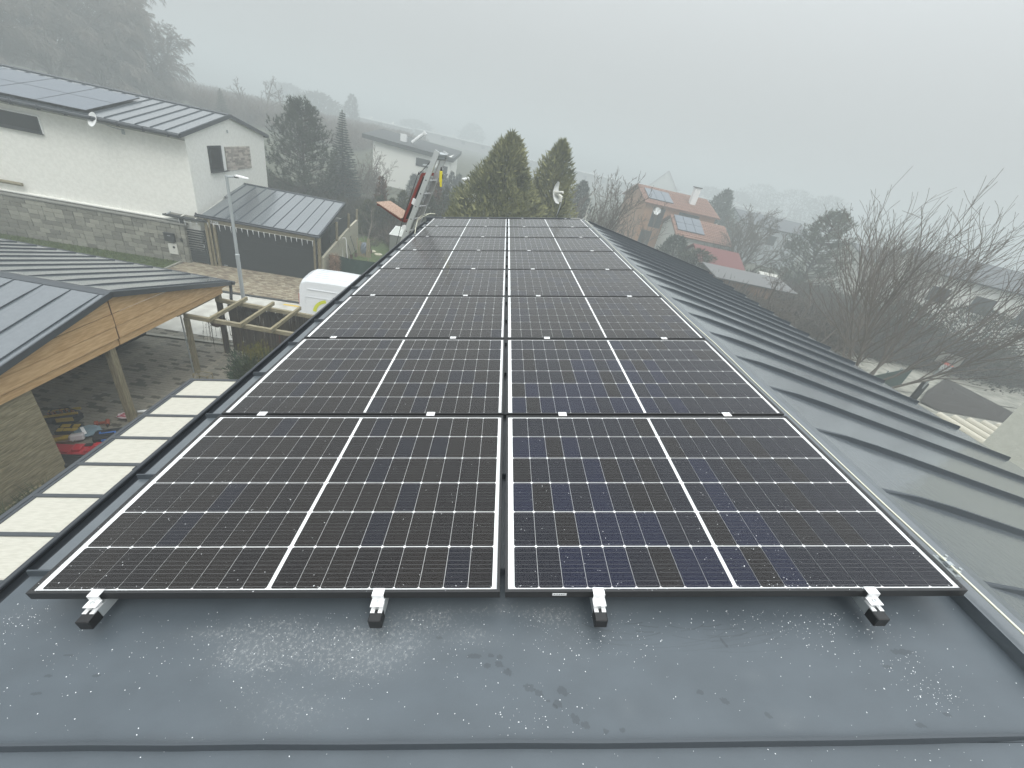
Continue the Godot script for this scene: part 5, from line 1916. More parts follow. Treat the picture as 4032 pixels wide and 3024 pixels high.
func street_garden() -> void:
	var s: Soup
	var o := thing("garden_fence", "dark green shade net fence along the neighbour garden", "fence", on_street(15.5, 0, -1.4), street)
	s = Soup.new()
	for i in 16:
		var x := -1.85 + i * 0.5
		s.quad(Vector3(x, 0.02, 0.03 * sin(i * 2.0)), Vector3(x + 0.5, 0.02, 0.03 * sin(i * 2.0 + 2.0)), Vector3(x + 0.5, 1.22 + 0.03 * sin(i * 1.3 + 1.3), 0.05 * sin(i * 2.6 + 2.6)), Vector3(x, 1.22 + 0.03 * sin(i * 1.3), 0.05 * sin(i * 2.6)))
	part("net", s, M.net_green, o)
	for k in 4:
		s = Soup.new()
		s.tube(Vector3(-1.9 + k * 2.5, 0, -0.03), Vector3(-1.9 + k * 2.5, 1.35, -0.03), 0.03, 0.03, 8)
		part("post", s, M.grey_wood_y, o)
	# bundle of straw tied round a plant, standing before the net
	o = thing("straw_bundle", "pinkish straw bundle tied round a plant in front of the green net", "straw bundle", on_street(14.45, 0, -1.05), street)
	s = Soup.new()
	s.colored = true
	for i in 1500:
		var y := rng.randf_range(0.0, 1.35)
		var a := rng.randf() * TAU
		var r := 0.2 * sqrt(rng.randf()) * (0.8 + 0.35 * absf(sin(y * 4.5)))
		var p := Vector3(cos(a) * r, y, sin(a) * r)
		var t := rng.randf_range(0.6, 1.4)
		s.col = Color(0.3 * t, 0.2 * t, 0.14 * t)
		var dd := Vector3(cos(a) * rng.randf_range(0.1, 0.6), rng.randf_range(-0.7, 0.8), sin(a) * rng.randf_range(0.1, 0.6)).normalized()
		s.blade(p, p + dd * rng.randf_range(0.1, 0.28), 0.012, Vector3(rng.randfn(), rng.randfn(), rng.randfn()).normalized())
	part("straw", s, M.leaf, o)
	o = thing("hose_frame", "white bent tube hoop standing by the flank wall", "frame", on_street(14.2, 0, -4.2), street)
	s = Soup.new()
	s.path([Vector3(-0.12, 0.3, 0.05), Vector3(-0.16, 1.4, 0), Vector3(-0.1, 1.55, 0), Vector3(0.02, 1.57, 0), Vector3(0.08, 1.45, 0), Vector3(0.16, 0.3, 0.05)], 0.028, 8)
	part("tube", s, M.white, o)
	var who := ["leftmost shovel leaning on the flank wall", "second shovel leaning on the flank wall", "third shovel leaning on the flank wall", "spade standing upright beside the young tree"]
	for k in 4:
		var x: float = [14.15, 14.3, 14.45, 15.1][k]
		var d: float = [-4.9, -5.4, -6.0, -7.4][k]
		o = thing("shovel", "dark long-handled %s" % who[k], "shovel", on_street(x, 0, d), street, "tools leaning on the flank wall")
		s = Soup.new()
		var lean := Vector3(-0.35, 1.25, 0.0) if k < 3 else Vector3(-0.12, 1.3, 0.0)
		s.tube(Vector3(0, 0.25, 0), lean, 0.02, 0.017, 6)
		s.tube(lean - Vector3(0.05, 0, 0), lean + Vector3(0.05, 0.02, 0), 0.02, 0.02, 6)
		part("handle", s, M.dark_grey, o)
		s = Soup.new()
		s.prism([Vector3(-0.1, 0.3, 0.01), Vector3(-0.08, 0.06, 0.03), Vector3(0.0, 0.0, 0.035), Vector3(0.08, 0.06, 0.03), Vector3(0.1, 0.3, 0.01)], Vector3(0, 0, 0.02))
		part("blade", s, mat(0.09, 0.055, 0.04, 0.7), o)
	o = thing("plank_pile", "old boards and a blue-grey cover propped round the young tree", "boards", on_street(14.8, 0, -6.6), street)
	for k in 7:
		s = Soup.new()
		var x := -0.3 + k * 0.13
		s.beam(Vector3(x, 0, 0.25), Vector3(x - 0.2 + rng.randf() * 0.3, 0.8 + rng.randf() * 0.4, -0.1), 0.1, 0.02, Vector3(0, 0, 1))
		part("board", s, M.grey_wood_y, o)
	s = Soup.new()
	soft_bag(s, Vector3(0.2, 0.9, 0.2), 0.3)
	part("cover", s, mat(0.17, 0.2, 0.24, 0.6), o)
	for k in 2:
		o = thing("stepping_stone", ["round pale stepping stone nearer the young tree", "round pale stepping stone nearer the roof edge"][k], "stepping stone", on_street([15.07, 15.59][k], 0.012, [-8.04, -7.5][k]), street, "stepping stones in the lawn")
		s = Soup.new()
		s.lathe(Vector3.ZERO, [Vector2(0.27, 0), Vector2(0.27, 0.04), Vector2(0.25, 0.055), Vector2(0, 0.06)], 18)
		part("stone", s, mat(0.46, 0.44, 0.33, 0.9), o)
	o = thing("white_sack", "flat white sack lying behind the green net", "sack", on_street(15.0, 0.0, -4.0), street)
	s = Soup.new()
	soft_bag(s, Vector3(0.33, 0.12, 0.16), 0.2)
	part("sack", s, M.back, o)
	o = thing("garden_cabin", "narrow grey glazed cabin with white-framed roof beside the ladder lift", "cabin", on_street(17.05, 0, -6.7), street)
	for e in [[0, -1.35, 0.85, 0.03], [0, 1.35, 0.85, 0.03], [-0.41, 0, 0.03, 2.7], [0.41, 0, 0.03, 2.7]]:
		s = Soup.new()
		s.box(Vector3(e[0], 0.98, e[1]), Vector3(e[2], 1.96, e[3]))
		part("wall_panel", s, mat(0.2, 0.21, 0.19, 0.25), o)
	s = Soup.new()
	s.box(Vector3(0, 1.985, 0), Vector3(0.9, 0.02, 2.78))
	part("roof_panel", s, mat(0.5, 0.52, 0.48, 0.35), o)
	for e in [[0, -1.38, 0.94, 0.05], [0, 1.38, 0.94, 0.05], [-0.45, 0, 0.05, 2.8], [0.45, 0, 0.05, 2.8], [0.05, 0, 0.03, 2.7]]:
		s = Soup.new()
		s.bev(Vector3(e[0], 2.0, e[1]), Vector3(e[2], 0.05, e[3]), 0.008)
		part("roof_frame", s, M.white, o)
	# young bare tree at the flank wall
	bare_tree("young_tree", "young bare tree with a few thin branches before the flank wall", on_street(14.85, 0, -7.3), {"h": 3.0, "r": 0.05, "levels": 2, "kids": 9, "spread": 0.75, "up": 0.5, "mat": M.twig_grey, "from": 0.2, "ratio": 0.45, "thin": 0.006})


# ---------------------------------------------------------------- trees
func grow(s: Soup, p: Vector3, dir: Vector3, ln: float, r: float, level: int, q: Dictionary) -> void:
	var n := 6 if level == 0 else (5 if level == 1 else 3)
	var pts := [p]
	var d := dir
	var wob: float = q.get("wobble", 0.14)
	for i in n:
		d = (d + Vector3(rng.randfn(), rng.randfn(), rng.randfn()) * wob + Vector3(0, q.get("up", 0.3) * (0.25 if level == 0 else 0.16), 0) + Vector3(0, -1, 0) * (q.get("droop", 0.0) * (level / 3.0))).normalized()
		pts.append(pts[i] + d * ln / n)
	var tip := maxf(r * 0.3, q.get("thin", 0.006))
	var seg := 7 if level == 0 else (5 if level == 1 else 3)
	for i in n:
		var r0 := lerpf(r, tip, float(i) / n)
		var r1 := lerpf(r, tip, float(i + 1) / n)
		s.tube(pts[i], pts[i + 1], r0, r1, seg, false)
	if level >= int(q.levels):
		return
	var kids: int = int(q.kids) if level == 0 else maxi(3, int(float(q.kids) * pow(float(q.get("fall", 0.8)), level)))
	var from: float = q.get("from", 0.3) if level == 0 else 0.2
	var spin := rng.randf() * TAU
	for k in kids:
		var t := from + (1.0 - from) * (k + rng.randf() * 0.7) / kids
		t = minf(t, 0.98)
		var f := t * n
		var i := int(f)
		var at: Vector3 = pts[i].lerp(pts[mini(i + 1, n)], f - i)
		var axis: Vector3 = (pts[mini(i + 1, n)] - pts[i]).normalized()
		var side := axis.cross(Vector3(0.31, 0.2, 0.93)).normalized()
		spin += 2.4 + rng.randf_range(-0.3, 0.3)
		var spread: float = q.spread * rng.randf_range(0.75, 1.2)
		var nd := (axis * cos(spread) + side.rotated(axis, spin) * sin(spread)).normalized()
		var l2 := ln * float(q.ratio) * rng.randf_range(0.7, 1.15) * (1.15 - 0.55 * t if level == 0 else 1.0 - 0.3 * t)
		var r2 := maxf(lerpf(r, tip, t) * 0.62, float(q.get("thin", 0.006)))
		grow(s, at, nd, l2, r2, level + 1, q)


func bare_tree(called: String, label: String, at: Vector3, q: Dictionary, category := "tree", group := "") -> Node3D:
	var o := thing(called, label, category, at, Basis.IDENTITY, group)
	var stems: int = q.get("stems", 1)
	for k in stems:
		var s := Soup.new()
		var d: Vector3 = q.get("lean", Vector3.UP)
		if stems > 1:
			var a := TAU * k / stems + rng.randf() * 0.6
			d = (Vector3.UP + Vector3(cos(a), 0, sin(a)) * float(q.get("fan", 0.4)) + q.get("lean", Vector3.ZERO)).normalized()
		grow(s, Vector3(0, -0.1, 0), d, q.h * rng.randf_range(0.86, 1.0), q.r, 0, q)
		part("trunk" if stems == 1 else "stem", s, q.mat, o)
	return o


# a crown of small blades inside an uneven body of revolution; shape(t) gives the radius (0..1) at height t
func leaf_crown(s: Soup, h0: float, h1: float, rad: float, shape: Callable, count: int, size: float, c0: Vector3, c1: Vector3, up: float, lumps: float, shell := 0.45, wide := 0.17) -> void:
	var f := FastNoiseLite.new()
	f.seed = rng.randi() % 1000
	f.frequency = 0.55 / maxf(rad, 0.4)
	f.fractal_octaves = 3
	var g := FastNoiseLite.new()
	g.seed = rng.randi() % 1000
	g.frequency = 1.1 / maxf(rad, 0.4)
	s.colored = true
	for i in count:
		var t := rng.randf()
		var a := rng.randf() * TAU
		var rr: float = shape.call(t)
		if rng.randf() > 0.25 + rr:
			continue
		var d := Vector3(cos(a), 0, sin(a))
		var y := lerpf(h0, h1, t)
		var body := 1.0 + lumps * f.get_noise_3d(d.x * rad * 1.6, y * 1.5, d.z * rad * 1.6)
		var u := pow(rng.randf(), shell)
		var p := d * rad * rr * body * u + Vector3(0, y, 0)
		if g.get_noise_3d(p.x * 1.3, p.y * 1.3, p.z * 1.3) < -0.34 and u > 0.5:
			continue
		var tone := clampf(0.5 + 0.9 * g.get_noise_3d(p.x + 50.0, p.y, p.z) + rng.randf_range(-0.28, 0.28), 0.0, 1.0)
		var c := c0.lerp(c1, tone)
		s.col = Color(c.x, c.y, c.z)
		var out := (d * (1.0 - up * 0.55) + Vector3(0, up, 0) + Vector3(rng.randfn(), rng.randfn(), rng.randfn()) * 0.35).normalized()
		var side := out.cross(Vector3(rng.randfn(), rng.randfn(), rng.randfn())).normalized()
		var l := size * rng.randf_range(0.6, 1.35)
		s.blade(p, p + out * l, l * wide, side)


func crown_tree(called: String, label: String, at: Vector3, h: float, w: float, shape: Callable, count: int, size: float, c0: Vector3, c1: Vector3, up := 0.6, lumps := 0.5, group := "", low := 0.0, category := "tree") -> Node3D:
	var o := thing(called, label, category, at, Basis.IDENTITY, group)
	var s := Soup.new()
	s.tube(Vector3(0, -0.2, 0), Vector3(0, h * 0.9, 0), maxf(0.04, w * 0.035), 0.015, 7, false)
	part("trunk", s, M.bark, o)
	s = Soup.new()
	leaf_crown(s, low, h, w / 2, shape, count, size, c0, c1, up, lumps)
	part("crown", s, M.leaf, o)
	return o


func pine(label: String, at: Vector3, h: float, w: float, tufts: int, c0: Vector3, c1: Vector3) -> Node3D:
	var o := thing("pine_tree", label, "tree", at)
	var s := Soup.new()
	s.tube(Vector3(0, -0.2, 0), Vector3(0.1, h * 0.93, 0), 0.16, 0.03, 8, false)
	part("trunk", s, M.bark, o)
	var br := Soup.new()
	s = Soup.new()
	s.colored = true
	for k in tufts:
		var t := pow(rng.randf(), 0.9)
		var y := h * (0.06 + 0.9 * t)
		var reach := w * 0.5 * (pow(1.0 - t, 0.62) * 0.95 + 0.1) * rng.randf_range(0.55, 1.12)
		var a := rng.randf() * TAU
		var root := Vector3(0, y - reach * 0.12, 0)
		var tip := Vector3(cos(a) * reach, y + reach * 0.22 + rng.randf_range(-0.1, 0.25), sin(a) * reach)
		if k % 2 == 0:
			br.tube(root, tip, 0.035, 0.012, 4, false)
		var tone0 := rng.randf()
		for j in 5:
			var c := tip.lerp(root, rng.randf() * 0.45) + Vector3(rng.randfn(), rng.randfn(), rng.randfn()) * 0.14
			var ax := (Vector3(cos(a) * 0.5, 1.0, sin(a) * 0.5) + Vector3(rng.randfn(), rng.randfn(), rng.randfn()) * 0.3).normalized()
			for b in 13:
				var tone := clampf(tone0 * 0.6 + rng.randf() * 0.4, 0, 1)
				var cc := c0.lerp(c1, tone)
				s.col = Color(cc.x, cc.y, cc.z)
				var p := c + ax * rng.randf_range(0.0, 0.3)
				var d := (ax * 0.7 + Vector3(rng.randfn(), rng.randfn(), rng.randfn()) * 0.62).normalized()
				s.blade(p, p + d * rng.randf_range(0.15, 0.3), 0.024, d.cross(Vector3(rng.randfn(), rng.randfn(), rng.randfn())).normalized())
	part("crown", s, M.leaf, o)
	part("branches", br, M.bark, o)
	return o


func spruce(label: String, at: Vector3, h: float, w: float, c0: Vector3, c1: Vector3, fine := 1.0) -> Node3D:
	var o := thing("spruce_tree", label, "tree", at)
	var s := Soup.new()
	s.tube(Vector3(0, -0.2, 0), Vector3(0, h, 0), 0.13, 0.01, 7, false)
	part("trunk", s, M.bark, o)
	s = Soup.new()
	s.colored = true
	var y := 0.25
	while y < h - 0.1:
		var t := y / h
		var n := int(lerpf(19, 7, t))
		for k in n:
			var a := TAU * k / n + rng.randf() * 0.5
			var ln := w * 0.5 * (1.0 - t) * rng.randf_range(0.75, 1.12) + 0.06
			var dir := Vector3(cos(a), 0, sin(a))
			var m := int(clampf(ln / (0.035 * fine), 4, 48))
			for j in m:
				var u := (j + rng.randf()) / m
				var p := Vector3(0, y, 0) + dir * ln * u + Vector3(0, -0.16 * ln * u + 0.22 * ln * u * u, 0)
				var tone := rng.randf()
				var cc := c0.lerp(c1, tone)
				s.col = Color(cc.x, cc.y, cc.z)
				for e in [1, -1]:
					var sd: Vector3 = Vector3(-dir.z, 0, dir.x) * e
					var d: Vector3 = (dir * 0.8 + sd * 0.9 + Vector3(0, rng.randf_range(-0.5, 0.15), 0)).normalized()
					var l := rng.randf_range(0.14, 0.3) * (0.5 + 0.5 * (1.0 - u)) + 0.05
					s.blade(p, p + d * l, 0.04, Vector3(0, 1, 0).cross(d).normalized() if rng.randf() < 0.5 else Vector3.UP)
		y += lerpf(0.24, 0.16, t)
	for k in 12:
		s.blade(Vector3(0, h - 0.35, 0), Vector3(rng.randfn() * 0.06, h + 0.1, rng.randfn() * 0.06), 0.03, Vector3(1, 0, 0))
	part("crown", s, M.leaf, o)
	return o


func cone(t: float) -> float:
	return clampf(1.0 - t, 0.0, 1.0) * 0.98 + 0.03


func flame(t: float) -> float:
	return clampf(minf(0.62 + t * 1.6, 1.08 * pow(1.0 - t, 0.62)), 0.03, 1.0)


func column(t: float) -> float:
	return clampf(minf(0.8 + t, 1.25 * pow(1.0 - t, 0.5)), 0.02, 1.0)


func ball(t: float) -> float:
	return sqrt(maxf(0.0, 1.0 - pow(2.0 * t - 1.0, 2.0)))


func dome(t: float) -> float:
	return sqrt(maxf(0.02, 1.0 - pow(maxf(0.0, t - 0.25) / 0.75, 2.0)))


func at_ground(x: float, z: float) -> Vector3:
	return Vector3(x, ground_at(x, z), z)


func trees() -> void:
	var dark0 := Vector3(0.03, 0.04, 0.028)
	var dark1 := Vector3(0.085, 0.1, 0.07)
	var olive0 := Vector3(0.085, 0.095, 0.035)
	var olive1 := Vector3(0.29, 0.285, 0.13)
	# the two big thujas beyond the roof
	crown_tree("thuja_tree", "broad olive green thuja, the bigger of the pair beyond the roof edge", at_ground(-0.16, -24.1), 8.75, 7.4, flame, 42000, 0.27, olive0, olive1, 0.7, 0.7)
	crown_tree("thuja_tree", "slimmer olive green thuja behind the white grid antenna", at_ground(2.75, -25.9), 8.95, 4.6, flame, 24000, 0.27, olive0, olive1, 0.75, 0.8)
	crown_tree("thuja_tree", "low yellow-green conifer at the left foot of the broad thuja", at_ground(-2.2, -23.0), 5.3, 3.4, flame, 9000, 0.22, olive0, Vector3(0.17, 0.17, 0.045), 0.7, 0.7)
	pine("dark bushy pine tree right behind the garage", at_ground(-16.1, -35.8), 7.9, 7.2, 330, dark0, dark1)
	spruce("narrow blue-green spruce beside the dark pine", at_ground(-14.7, -40.6), 8.0, 4.2, Vector3(0.035, 0.05, 0.04), Vector3(0.11, 0.13, 0.115))
	spruce("small hazy spruce showing above the ridge of the white house", at_ground(-40.8, -68.0), 4.7, 3.1, dark0, dark1, 1.5)
	crown_tree("thuja_tree", "dark slim evergreen between antenna and bare tree", at_ground(8.5, -48.3), 6.6, 3.6, column, 5200, 0.3, dark0, Vector3(0.05, 0.055, 0.04), 0.7, 0.6)
	crown_tree("evergreen_tree", "dark round evergreen at the corner of the orange house", at_ground(18.4, -42.2), 3.9, 4.0, dome, 5200, 0.28, dark0, dark1, 0.6, 0.6)
	crown_tree("ivy_shrub", "ragged ivy covered shrub before the lower orange roof", at_ground(19.4, -38.5), 3.5, 3.8, dome, 4200, 0.3, Vector3(0.03, 0.036, 0.02), Vector3(0.11, 0.11, 0.075), 0.4, 1.0, "", 0.0, "shrub")
	crown_tree("conifer_tree", "hazy dark conifer standing behind the orange roofs", at_ground(33.4, -66.1), 9.3, 7.8, flame, 7500, 0.5, dark0, dark1, 0.6, 0.9)
	pine("bushy pine tree among the bare trees right of the orange house", at_ground(33.5, -42.5), 9.3, 9.0, 380, Vector3(0.035, 0.04, 0.02), Vector3(0.1, 0.1, 0.05))
	# bare trees
	bare_tree("bare_tree", "many-stemmed bare tree beside the two thujas", at_ground(8.0, -34.1), {"h": 7.4, "r": 0.09, "levels": 3, "kids": 8, "spread": 0.55, "up": 0.5, "mat": M.twig, "from": 0.2, "ratio": 0.46, "thin": 0.012, "stems": 7, "fan": 0.5, "fall": 0.75})
	bare_tree("bare_tree", "lower bare tree in front of the orange house", at_ground(11.8, -37.2), {"h": 6.4, "r": 0.08, "levels": 3, "kids": 8, "spread": 0.62, "up": 0.4, "mat": M.twig, "from": 0.2, "ratio": 0.46, "thin": 0.012, "stems": 4, "fan": 0.45, "fall": 0.75})
	var say := ["tall thin bare tree behind the gable of the white house", "shorter bare tree left of the tall thin one behind the gable", "bare tree between the gable and the dark pine"]
	for k in 3:
		var p: Vector3 = [at_ground(-38.1, -74.0), at_ground(-41.8, -75.3), at_ground(-35.5, -75.1)][k]
		bare_tree("bare_tree", say[k], p, {"h": [7.6, 5.6, 7.0][k], "r": 0.14, "levels": 3, "kids": 9, "spread": 0.75, "up": 0.45, "mat": M.twig, "from": 0.3, "ratio": 0.42, "thin": 0.02, "fall": 0.6})
	say = ["big bare bush between dark pine and white modern house", "bare bush at the foot of the spruce", "bare bush at the foot of the dark pine"]
	for k in 3:
		bare_tree("bare_bush", say[k], [at_ground(-12.2, -42.5), at_ground(-14.3, -43.1), at_ground(-15.3, -40.1)][k], {"h": [4.9, 3.9, 3.4][k], "r": 0.05, "levels": 3, "kids": 8, "spread": 0.6, "up": 0.3, "mat": M.twig, "from": 0.15, "ratio": 0.5, "thin": 0.012, "stems": 7, "fan": 0.6, "fall": 0.7}, "bush")
	bare_tree("bare_tree", "hazy bare tree left of the bushy pine at the far gardens", at_ground(28.8, -47.0), {"h": 7.4, "r": 0.12, "levels": 3, "kids": 10, "spread": 0.62, "up": 0.45, "mat": M.twig, "from": 0.15, "ratio": 0.5, "thin": 0.018, "stems": 6, "fan": 0.6, "fall": 0.75})
	bare_tree("bare_tree", "sprawling bare tree of long upright shoots beside the basketball hoop", at_ground(19.7, -17.2), {"h": 8.6, "r": 0.075, "levels": 2, "kids": 17, "spread": 0.42, "up": 0.3, "mat": M.twig, "from": 0.32, "ratio": 0.55, "thin": 0.008, "stems": 10, "fan": 0.42, "fall": 0.36, "lean": Vector3(0.02, 0, -0.06), "wobble": 0.13})
	bare_tree("bare_tree", "second bare tree of upright shoots behind the sprawling one", at_ground(36.0, -35.0), {"h": 7.6, "r": 0.08, "levels": 2, "kids": 16, "spread": 0.34, "up": 0.35, "mat": M.twig_grey, "from": 0.25, "ratio": 0.55, "thin": 0.011, "stems": 9, "fan": 0.6, "fall": 0.36, "wobble": 0.07})
	say = ["crooked bare fruit tree nearest the wooden shed", "crooked bare fruit tree behind the mossy lawn", "crooked bare fruit tree beside the sprawling tree", "small bare fruit tree right at the roof eave"]
	for k in 4:
		bare_tree("fruit_tree", say[k], [at_ground(18.4, -23.8), at_ground(20.6, -24.6), at_ground(20.4, -20.9), at_ground(17.8, -21.4)][k], {"h": [4.6, 5.2, 4.7, 4.0][k], "r": 0.1, "levels": 3, "kids": 10, "spread": 0.95, "up": 0.12, "mat": M.twig, "from": 0.22, "ratio": 0.5, "thin": 0.009, "fall": 0.75, "wobble": 0.24, "stems": 2, "fan": 0.5}, "tree", "bare fruit trees in the garden")
	crown_tree("evergreen_bush", "dark green bush behind the concrete yard, by the white wall", at_ground(37.5, -27.6), 4.9, 8.0, dome, 9000, 0.24, dark0, Vector3(0.075, 0.07, 0.045), 0.5, 0.8, "", 0.0, "bush")
	crown_tree("evergreen_bush", "lower dark bush behind the basketball backboard", at_ground(34.0, -30.4), 3.9, 6.0, dome, 7000, 0.24, dark0, Vector3(0.08, 0.075, 0.05), 0.5, 0.8, "", 0.0, "bush")
	# birches: weeping crowns of fine twigs
	say = ["tallest hazy bare birch above the white house, farthest from the gable", "hazy bare birch in the middle of the group above the white house", "smaller hazy birch nearest the gable end of the white house", "hazy birch partly cut by the edge of the photo"]
	for k in 4:
		var p: Vector3 = [at_ground(-56.5, -61.4), at_ground(-55.0, -66.4), at_ground(-52.5, -70.5), at_ground(-60.5, -56.5)][k]
		var o := bare_tree("birch_tree", say[k], p, {"h": [15.0, 15.0, 10.5, 15.0][k], "r": 0.2, "levels": 3, "kids": 20, "spread": 0.6, "up": 0.45, "droop": 0.5, "mat": M.twig_grey, "from": 0.12, "ratio": 0.42, "thin": 0.017, "fall": 0.85, "stems": 5, "fan": 0.32, "wobble": 0.2})
		var s := Soup.new()
		for j in 2:
			s.tube(Vector3(0.3 * j - 0.15, -0.2, 0), Vector3(0.8 * j - 0.4, 6.0, 0.2), 0.2, 0.1, 7, false)
		part("bark", s, M.birch_bark, o)
	# clipped thuja columns of the neighbour garden
	var pos := [[-10.07, -32.70, 2.61], [-9.21, -32.94, 3.02], [-8.36, -33.16, 2.98], [-7.60, -33.32, 3.67], [-6.60, -33.52, 4.03], [-5.52, -33.71, 3.69], [-4.42, -33.86, 4.56], [-3.68, -33.94, 4.38]]
	var ord := ["first", "second", "third", "fourth", "fifth", "sixth", "seventh", "eighth"]
	for k in 8:
		crown_tree("thuja_column", "narrow thuja column, %s in the row running from the bare bushes to the broad thuja" % ord[k], at_ground(pos[k][0], pos[k][1]), pos[k][2], 1.5, column, 2600, 0.2, dark0 * 1.3, Vector3(0.085, 0.085, 0.032), 0.75, 0.5, "thuja columns behind the ladder lift")
	for k in 4:
		crown_tree("thuja_column", "thuja column with rusty brown top, %s behind the row by the ladder lift" % ord[k], at_ground([-9.7, -5.2, -7.1, -3.3][k], -35.0), [4.2, 4.6, 3.8, 4.4][k], 1.3, column, 2200, 0.22, Vector3(0.06, 0.045, 0.022), Vector3(0.15, 0.065, 0.03), 0.75, 0.5, "rusty thuja columns")
	pos = [[-11.12, -58.12, 2.9], [-10.29, -58.26, 3.3], [-9.35, -58.41, 3.3], [-8.46, -58.54, 3.7], [-7.51, -58.67, 3.7], [-6.58, -58.77, 4.0], [-5.72, -58.86, 3.9]]
	for k in 7:
		crown_tree("hedge_conifer", "hazy dark hedge conifer in front of the white modern house, %s from its left end" % ord[k], at_ground(pos[k][0], pos[k][1] + 3.0), pos[k][2], 1.5, column, 1500, 0.3, dark0, Vector3(0.05, 0.055, 0.035), 0.75, 0.4, "hazy hedge conifers")
	# trees almost lost in the fog
	var far := [[-68.9, -173.5, 7.4, 13.8], [-54.0, -162.9, 9.0, 4.9], [-25.3, -317.3, 13.6, 16.6], [127.4, -239.3, 13.1, 25.6], [144.3, -248.2, 19.4, 27.2], [145.8, -219.1, 19.2, 30.4], [142.9, -191.7, 18.4, 20.8], [121.1, -260.2, 12.6, 20.8], [102.6, -285.2, 9.8, 22.4], [-58.4, -297.5, 7.9, 22.4], [-99.9, -217.3, 9.0, 17.6]]
	say = ["round tree fading in the fog left of the spruce", "slim poplar fading in the fog behind the spruce", "tree nearly lost in fog above the modern house", "fog-grey tree nearest the orange house roof", "tallest fog-grey tree of the far right group", "wide fog-grey tree in the middle of the far right group", "rightmost fog-grey tree of the far right group", "low fog-grey tree behind the orange house chimney", "faint fog-grey tree left of the orange house chimney", "faint tree over the long terrace", "faint tree behind the white house ridge"]
	for k in far.size():
		var e: Array = far[k]
		crown_tree("fog_tree", say[k], at_ground(e[0], e[1]), e[2], e[3], column if e[3] < 7.0 else dome, 2600, 1.3 if e[3] > 7.0 else 0.7, Vector3(0.05, 0.05, 0.035), Vector3(0.1, 0.095, 0.07), 0.5, 0.8, "trees fading in the fog")
	# scrub that nobody could count
	scrub("scrub_bank", "brown scrub covering the bank behind the white house", 1900, func() -> Vector3: return Vector3(rng.randf_range(-105, -24), 0, rng.randf_range(-140, -76)), 2.8, Vector3(0.09, 0.065, 0.045), Vector3(0.17, 0.13, 0.1))
	scrub("undergrowth", "dark undergrowth below the trees behind the garage", 420, func() -> Vector3: return Vector3(rng.randf_range(-22, -9), 0, rng.randf_range(-42, -35)), 1.7, Vector3(0.035, 0.035, 0.022), Vector3(0.09, 0.08, 0.05))
	scrub("undergrowth", "grey-brown thicket filling the gardens right of the roof", 900, func() -> Vector3: return Vector3(rng.randf_range(16, 44), 0, rng.randf_range(-44, -25.5)), 2.3, Vector3(0.05, 0.042, 0.032), Vector3(0.12, 0.1, 0.08))
	scrub("undergrowth", "brown thicket at the foot of the two thujas and the bare tree", 420, func() -> Vector3: return Vector3(rng.randf_range(-9, 15), 0, rng.randf_range(-44, -29)), 1.7, Vector3(0.05, 0.04, 0.03), Vector3(0.11, 0.085, 0.06))


func scrub(called: String, label: String, count: int, where: Callable, high: float, c0: Vector3, c1: Vector3) -> void:
	var o := MultiMeshInstance3D.new()
	o.name = numbered(called, self)
	add_child(o, true)
	var s := Soup.new()
	s.colored = true
	for i in 260:
		var d := Vector3(rng.randfn(), absf(rng.randfn()) + 0.2, rng.randfn()).normalized()
		var p := d * rng.randf_range(0.15, 0.9) * Vector3(0.8, 1, 0.8)
		var c := c0.lerp(c1, rng.randf())
		s.col = Color(c.x, c.y, c.z)
		var e := (d + Vector3(rng.randfn(), rng.randfn() + 0.6, rng.randfn()) * 0.5).normalized()
		s.blade(p, p + e * rng.randf_range(0.15, 0.4), 0.017, e.cross(Vector3(rng.randfn(), rng.randfn(), rng.randfn())).normalized())
	var mm := MultiMesh.new()
	mm.transform_format = MultiMesh.TRANSFORM_3D
	mm.mesh = s.mesh()
	mm.instance_count = count
	for i in count:
		var p: Vector3 = where.call()
		p.y = ground_at(p.x, p.z)
		var k := high * rng.randf_range(0.5, 1.1)
		mm.set_instance_transform(i, Transform3D(Basis(Vector3.UP, rng.randf() * TAU) * Basis.from_scale(Vector3(k * 0.95, k, k * 0.95)), p))
	o.multimesh = mm
	o.material_override = M.leaf
	tag(stuff(o), label, "undergrowth")


# ---------------------------------------------------------------- farther houses
func gabled(o: Node3D, w: float, d: float, eave: float, ridge: float, wall: Material, roof: Material, over := 0.4) -> void:   # ridge along x; the front is +z
	var s := Soup.new()
	s.prism([Vector3(-w / 2, 0, d / 2), Vector3(-w / 2, eave, d / 2), Vector3(-w / 2, ridge, 0), Vector3(-w / 2, eave, -d / 2), Vector3(-w / 2, 0, -d / 2)], Vector3(w, 0, 0))
	part("wall", s, wall, o)
	var rise := atan2(ridge - eave, d / 2)
	var run := (d / 2 + over) / cos(rise)
	for side in [1, -1]:
		s = Soup.new()
		s.box(Vector3(0, 0.09, side * run / 2), Vector3(w + over * 2, 0.14, run))
		put("roof", s.mesh(), roof, o, Transform3D(Basis(Vector3(1, 0, 0), rise * side), Vector3(0, ridge, 0)))


func window(o: Node3D, at: Vector3, w: float, h: float, face := Basis.IDENTITY, frame: Material = null) -> void:
	var s := Soup.new()
	s.box(at, face * Vector3(w, h, 0.08) if face == Basis.IDENTITY else Vector3(0.08, h, w))
	var f := part("window", s, frame if frame else M.white, o)
	s = Soup.new()
	var n := face.z
	s.box(at + n * 0.03, Vector3(w - 0.12, h - 0.12, 0.06) if face == Basis.IDENTITY else Vector3(0.06, h - 0.12, w - 0.12))
	part("pane", s, M.glass_dark, f)


